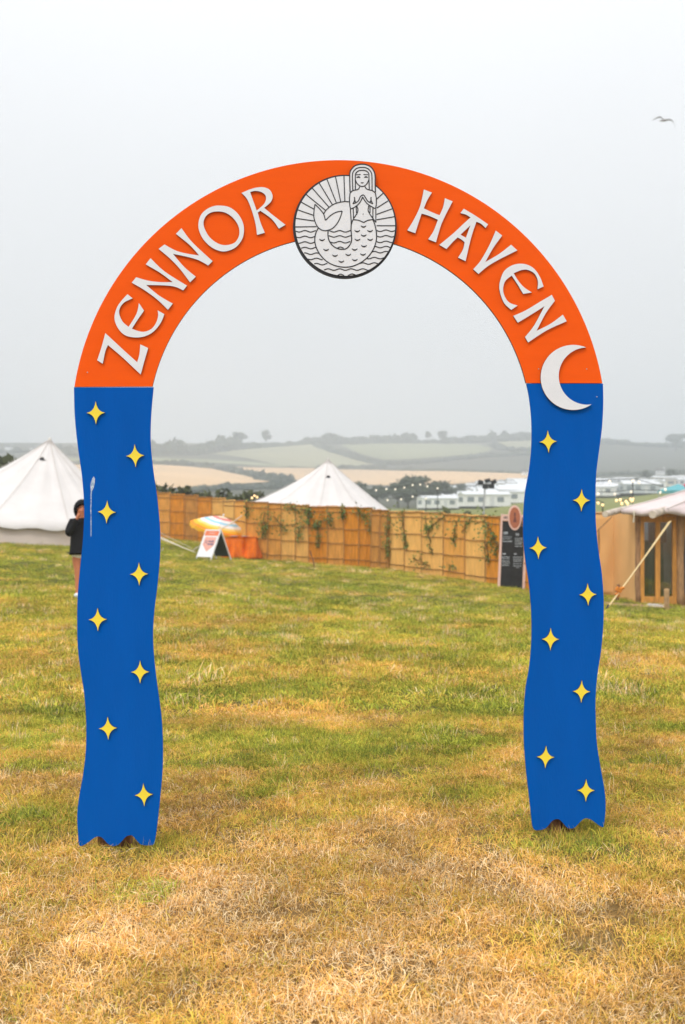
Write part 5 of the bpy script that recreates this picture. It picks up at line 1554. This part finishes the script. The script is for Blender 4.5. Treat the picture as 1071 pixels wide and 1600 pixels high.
# stars
def star_poly(cx, cy, hw=14.3, hh=18.2):
    pts = []
    for q in range(4):
        a = q * PI / 2; tip = (cx + hw * math.sin(a), cy - hh * math.cos(a)); a2 = a + PI / 2
        tip2 = (cx + hw * math.sin(a2), cy - hh * math.cos(a2))
        v = (cx + 1.8 * (math.sin(a) + math.sin(a2)), cy - 1.8 * (math.cos(a) + math.cos(a2)))
        pts.append(tip)
        for t in (.2, .4, .6, .8):
            pts.append(tuple((1 - t) ** 2 * np.array(tip) + 2 * t * (1 - t) * (np.array(v) * 1.0) + t * t * np.array(tip2)))
    return pts
smesh = None
for (sx_, sy_, lg) in [(150, 645, 0), (211.5, 712, 0), (167.3, 800, 0), (217.6, 897, 0), (153, 968, 0), (219.2, 1050, 0), (169, 1138, 0), (225, 1242, 0),
                       (857, 690, 1), (909, 781.7, 1), (841.3, 856, 1), (919, 929, 1), (860.6, 998.8, 1), (909, 1080.5, 1), (853, 1183, 1), (916, 1235, 1)]:
    if smesh is None:
        o = plate('star', star_poly(sx_, sy_), [], -0.0015, 0.0075, [M_YELLOW, M_EDGE]); smesh = o.data; s0_ = AP(sx_, sy_, .0075)
        for v in smesh.vertices: v.co -= s0_
        o.location = s0_
    else:
        o = bpy.data.objects.new('star', smesh); COL.objects.link(o); o.parent = arch; o.location = AP(sx_, sy_, .0075)
    tl = random.uniform(-.05, .05)
    o.rotation_mode = 'QUATERNION'; o.rotation_quaternion = Matrix.Rotation(tl, 3, AN).to_quaternion()

# round mermaid emblem: dark backing, white face, dark line work
med = empty('mermaid_emblem', (0, 0, 0)); med.parent = arch
def z1(p): return (440 + p[0] / 5.355, 240 + p[1] / 5.355)
def q1(p): return z1((508.7 + .35 * p[0], 53.55 + .35 * p[1]))
def q2(p): return z1((508.7 + .35 * p[0], 267.75 + .35 * p[1]))
def q3(p): return z1((53.6 + p[0] / 2, 160.7 + p[1] / 2))
def q4(p): return z1((241 + .7 * p[0], 535.5 + .7 * p[1]))
hair_out = [q1(p) for p in [(190, 770), (180, 345), (215, 230), (300, 140), (400, 105), (475, 97), (570, 108), (680, 160), (750, 250), (785, 350), (790, 600), (795, 770)]]
def silhouette(cx, cy, r, grow):
    """disc with the mermaid's head standing above its rim"""
    hx0, hx1 = hair_out[1][0] - grow, hair_out[9][0] + grow
    pts = []
    C = z1((cx, cy)); R = r / 5.355
    yR = C[1] - math.sqrt(R * R - (hx1 - C[0]) ** 2); yL = C[1] - math.sqrt(max(0, R * R - (hx0 - C[0]) ** 2))
    aR_ = math.atan2(C[1] - yR, hx1 - C[0]); aL_ = math.atan2(C[1] - yL, hx0 - C[0])
    n = 90
    for k in range(n + 1):
        a = aL_ + (aR_ + 2 * PI - aL_) * k / n; pts.append((C[0] + R * math.cos(a), C[1] - R * math.sin(a)))
    top = smooth_poly([(x, y) for x, y in hair_out[1:10]] + [(hair_out[9][0], hair_out[9][1] + 30, 1), (hair_out[1][0], hair_out[1][1] + 30, 1)], 4)
    top = [p for p in top if p[1] <= hair_out[1][1] + 0.5][:33]
    cxh = (hx0 + hx1) / 2; cyh = hair_out[1][1]
    hp = []
    for x, y in top:
        d_ = np.array([x - cxh, y - cyh]); L_ = np.linalg.norm(d_); d_ = d_ / max(L_, 1e-6); hp.append((x + d_[0] * grow, y + d_[1] * grow))
    return pts + hp[::-1]
plate('backing', silhouette(531, 611, 434, 0.6), [], 0.0005, 0.016, [M_INK, M_INK], med)
plate('face_plate', silhouette(534.5, 605, 417, -0.35), [], 0.0165, 0.021, [M_WHITE, M_INK], med)
LW = 0.0024
lines = MB()
def ribbon(pts, w=LW, sub=4, off=0.0222, closed=False):
    if len(pts) > 2:
        P = [(p[0], p[1]) for p in pts]; out = []
        for i in range(len(P) - 1):
            a, b = np.array(P[i]), np.array(P[i + 1]); z0 = np.array(P[max(i - 1, 0)]); z3 = np.array(P[min(i + 2, len(P) - 1)])
            for k in range(sub):
                t = k / sub; out.append(tuple(0.5 * ((2 * a) + (-z0 + b) * t + (2 * z0 - 5 * a + 4 * b - z3) * t * t + (-z0 + 3 * a - 3 * b + z3) * t ** 3)))
        out.append(P[-1]); pts = out
    Q = [AP(x, y, off) for x, y in pts]; vs = []; fs = []
    for i, p in enumerate(Q):
        d_ = (Q[min(i + 1, len(Q) - 1)] - Q[max(i - 1, 0)]).normalized(); s_ = d_.cross(AN).normalized()
        ww = w if not callable(w) else w(i / (len(Q) - 1))
        vs += [p - s_ * ww, p + s_ * ww, p + s_ * ww - AN * .0014, p - s_ * ww - AN * .0014]
    for i in range(len(Q) - 1):
        a = 4 * i
        for j in range(3): fs.append((a + j if j < 2 else a + 3, a + (j + 1 if j < 2 else 0), a + 4 + (j + 1 if j < 2 else 0), a + 4 + (j if j < 2 else 3)))
    lines.add(vs, fs)
for a, b in [((940, 50), (955, 480)), ((800, 70), (885, 480)), ((655, 105), (810, 495)), ((525, 170), (745, 530)), ((405, 250), (690, 575)), ((305, 360), (635, 630)), ((225, 490), (435, 605)), ((155, 615), (430, 710)), ((130, 760), (440, 805)), ((120, 905), (480, 900))]:
    ribbon([q3(a), q3(b)])
ribbon([q3(p) for p in [(1030, 485), (955, 480), (870, 492), (780, 520), (700, 570), (635, 630), (600, 690)]])
ribbon([q3(p) for p in [(455, 525), (440, 620), (435, 720), (450, 800), (490, 890), (545, 945), (620, 968), (690, 955), (760, 920), (830, 840), (880, 740), (910, 640)]])
ribbon([q3(p) for p in [(910, 640), (820, 655), (720, 710), (630, 795)]]); ribbon([q3(p) for p in [(630, 795), (600, 690), (540, 610), (455, 525)]])
ribbon([q4(p) for p in [(98, 122), (65, 190), (55, 270), (70, 350), (110, 430), (170, 500), (240, 550), (330, 582), (420, 592), (510, 580), (600, 540), (680, 480), (740, 405), (775, 330), (793, 250), (790, 170), (775, 90), (750, 25)]], LW * 1.1)
ribbon([q4(p) for p in [(215, 155), (212, 210), (225, 270), (260, 325), (310, 362), (370, 378), (430, 370), (475, 325), (495, 270), (492, 200), (488, 130), (492, 80), (505, 40), (522, 15)]], LW * 1.1)
ribbon([q4(p) for p in [(522, 25), (580, 32), (640, 58)]]); ribbon([q4(p) for p in [(640, 58), (690, 32), (750, 22)]])
for x, y in [(637, 103), (562, 158), (715, 157), (640, 210), (565, 262), (718, 260), (643, 338), (142, 263), (532, 378), (190, 382), (632, 437), (455, 441), (297, 451), (533, 503), (372, 522)]:
    ribbon([q4((x - 33, y - 8)), (q4((x - 16, y + 5))), q4((x, y + 9)), q4((x + 16, y + 5)), q4((x + 33, y - 8))], lambda t: LW * (0.5 + 0.9 * math.sin(PI * t)))
def wave(x0, x1, y, slope=0.0):
    n = max(4, int((x1 - x0) / 12)); ribbon([q4((x0 + (x1 - x0) * k / n, y + slope * (k / n) - 9 * math.cos(2 * PI * (x0 + (x1 - x0) * k / n - 352) / 138.5))) for k in range(n + 1)], LW, 2)
for r_ in [(795, 1022, 156), (798, 1015, 222), (795, 1000, 289), (775, 968, 351), (735, 935, 412), (672, 895, 483), (595, 825, 548), (228, 486, 163), (222, 490, 224), (242, 480, 293), (166, 705, 620),
           (-172, 68, 163), (-165, 58, 230), (-137, 60, 297), (-108, 72, 363), (-72, 100, 430), (-25, 150, 493), (48, 205, 555)]:
    wave(*r_)
ribbon([q4(p) for p in [(325, 365), (360, 350), (400, 366)]]); ribbon([q4(p) for p in [(330, 690), (362, 675), (405, 692)]]); ribbon([q4(p) for p in [(452, 692), (500, 672), (545, 688)]])
for a, b in [((797, 380), (850, 333)), ((797, 455), (893, 395)), ((797, 508), (925, 462)), ((797, 553), (948, 527)), ((797, 603), (958, 603))]: ribbon([z1(a), z1(b)])
ribbon(hair_out, LW * 1.15)
ribbon([q1(p) for p in [(255, 720), (245, 400), (260, 290), (330, 210), (400, 182), (475, 175), (560, 182), (640, 225), (700, 310), (712, 420), (715, 720)]])
ribbon([q1(p) for p in [(315, 705), (315, 420), (325, 320), (390, 260), (475, 245), (560, 255), (630, 310), (640, 400), (648, 705)]])
ribbon([q1(p) for p in [(318, 480), (355, 560), (420, 615), (480, 632), (545, 610), (605, 545), (640, 460)]])
ribbon([q1(p) for p in [(420, 625), (400, 680), (350, 710), (250, 730), (200, 780)]]); ribbon([q1(p) for p in [(540, 625), (575, 680), (630, 710), (720, 730), (790, 780)]])
ribbon([q1(p) for p in [(335, 348), (390, 350), (440, 340)]], LW * .8); ribbon([q1(p) for p in [(510, 340), (560, 350), (620, 346)]], LW * .8)
ribbon([q1(p) for p in [(340, 420), (390, 404), (435, 420)]], lambda t: LW * (.4 + 1.1 * math.sin(PI * t))); ribbon([q1(p) for p in [(525, 418), (570, 402), (615, 418)]], lambda t: LW * (.4 + 1.1 * math.sin(PI * t)))
ribbon([q1(p) for p in [(442, 538), (478, 546), (515, 538)]], lambda t: LW * (.3 + .8 * math.sin(PI * t)))
ribbon([q2(p) for p in [(190, 170), (175, 300), (180, 450), (205, 545), (270, 530), (370, 460), (440, 375), (490, 270)]]); ribbon([q2(p) for p in [(790, 170), (815, 300), (815, 450), (790, 540), (720, 510), (610, 440), (535, 350), (490, 270)]])
ribbon([q2(p) for p in [(255, 435), (330, 405), (390, 360), (430, 270), (480, 225), (520, 230), (560, 290), (610, 370), (670, 405), (735, 435)]])
for L_ in [[(290, 270), (298, 350), (255, 435)], [(300, 350), (325, 402)], [(690, 270), (692, 350), (735, 435)], [(690, 350), (660, 400)], [(345, 480), (375, 560), (360, 650), (270, 790)], [(635, 480), (620, 580), (650, 660), (740, 790), (808, 880)],
           [(265, 540), (270, 780)], [(335, 490), (340, 650)], [(195, 545), (205, 700), (215, 870), (212, 1060)], [(665, 480), (665, 650)], [(735, 520), (735, 780)], [(805, 545), (805, 880)], [(494, 678), (506, 682)]]:
    ribbon([q2(p) for p in L_], LW if len(L_) > 2 or L_[0][0] != 494 else LW * 1.4)
lines.build('line_drawing', M_INK, med)

# screws, worn paint streak, timber behind
for (x, y) in [(842, 576.5), (917, 576.5), (933, 620), (137, 582)]:
    q = MB(); p = AP(x, y, 0.001); q.ball(p, 0.0032, 8, 5); q.build('screw', M_STEEL, arch, True)
def streak():
    vs = []; fs = []
    prof_ = [(146.8, 744.5, .3), (146.6, 748, 2.2), (145.4, 753, 3.0), (144.8, 758, 3.2), (144.0, 763, 2.2), (143.2, 767, 1.0), (142.6, 775, .8), (142.7, 785, .55), (142.3, 795, .8), (142.6, 806, .5), (142.4, 816, .75), (142.6, 826, .6), (142.4, 834, .8), (142.5, 838.5, .4)]
    for x, y, w in prof_:
        vs += [AP(x - w + random.uniform(-.2, .2), y, -.0012), AP(x + w + random.uniform(-.2, .2), y, -.0012)]
    for i in range(len(prof_) - 1): fs.append((2 * i, 2 * i + 2, 2 * i + 3, 2 * i + 1))
    link('paint_streak', mesh('paint_streak', vs, fs), mat('thin pale paint', (0.60, 0.66, 0.72), 0.7, 0.0, 30, col2=(0.05, 0.16, 0.42)) if False else mat('thin pale paint', (0.74, 0.80, 0.84), 0.7, 0.5, 120.0, col2=(0.12, 0.28, 0.52)), arch)
streak()
for (x0, x1, pb) in ((154, 207, 1322), (853, 896, 1302)):
    p = AP((x0 + x1) / 2, pb, -0.09); q = MB(); w = (x1 - x0) / 325.0
    gzz = float(gz(p.x + A0.x, p.y + A0.y)) - A0.z
    for sx_ in (-1, 1):
        cxp = p.x + sx_ * w * .25
        q.box((cxp, p.y + 0.01 * sx_, gzz + 0.55), (w * 0.46, 0.085, 1.3), Matrix.Rotation(PSI, 3, 'Z'))
    bevel_obj(q.build('support_post', M_STAKE, arch), 0.006)
    # raking prop behind
    q = MB(); q.tube([(p.x, p.y + .03, gzz + 1.1), (p.x, p.y + 0.75, gzz - .1)], 0.03, 6); q.build('raking_prop', M_STAKE, arch)
for (xa, xb, yy) in ((125, 232, 590), (832, 935, 590), (125, 232, 620), (832, 930, 620)):
    a_, b_ = AP(xa, yy, -0.038), AP(xb, yy, -0.038)
    q = MB(); q.box((a_ + b_) / 2, ((b_ - a_).length, 0.032, 0.07), Matrix.Rotation(PSI, 3, 'Z')); q.build('back_batten', M_STAKE, arch)

# tall grass stems standing at the feet of the legs
def stems(px, py, n, spread, hmax):
    b = ground_hit(px, py, 3, 10); x = rng.normal(b.x, spread, n); y = rng.normal(b.y, 0.06, n) - 0.02
    return x, y
xs_, ys_ = [], []
for a in [(150, 1328, 10, .06, .1), (236, 1326, 18, .05, .1), (880, 1310, 22, .16, .1), (925, 1304, 22, .09, .1)]:
    x, y = stems(*a); xs_.append(x); ys_.append(y)
xs_ = np.concatenate(xs_); ys_ = np.concatenate(ys_)
grass_object('grass', [K_NEAR[12], K_NEAR[13], K_NEAR[14]], np.stack([xs_, ys_, gz(xs_, ys_)], 1), np.clip(rng.normal(.3, .2, len(xs_)), 0, 1), rng.uniform(.6, 1.1, len(xs_)), .15, rng.integers(0, 3, len(xs_)))

# ------------------------------------------------------------------ sea mist
zmin = float(GZ.min()) - 1.0
zmax = float(GZ.max()) + 18.0
hb = MB(); hx, hy0, hy1 = float(np.abs(GX).max()) + 5, float(GY.min()) - 5, 1760.0
hb.box((0, (hy0 + hy1) / 2, (zmin + zmax) / 2), (2 * hx, hy1 - hy0, zmax - zmin))
mh = bpy.data.materials.new('sea mist'); mh.use_nodes = True
t = mh.node_tree; t.nodes.clear(); o_ = t.nodes.new('ShaderNodeOutputMaterial'); pv = t.nodes.new('ShaderNodeVolumePrincipled')
pv.inputs['Color'].default_value = (0.85, 0.895, 0.94, 1); pv.inputs['Density'].default_value = HAZE; pv.inputs['Anisotropy'].default_value = 0.2
t.links.new(pv.outputs[0], o_.inputs['Volume'])
tag(hb.build('haze', mh), kind='stuff')
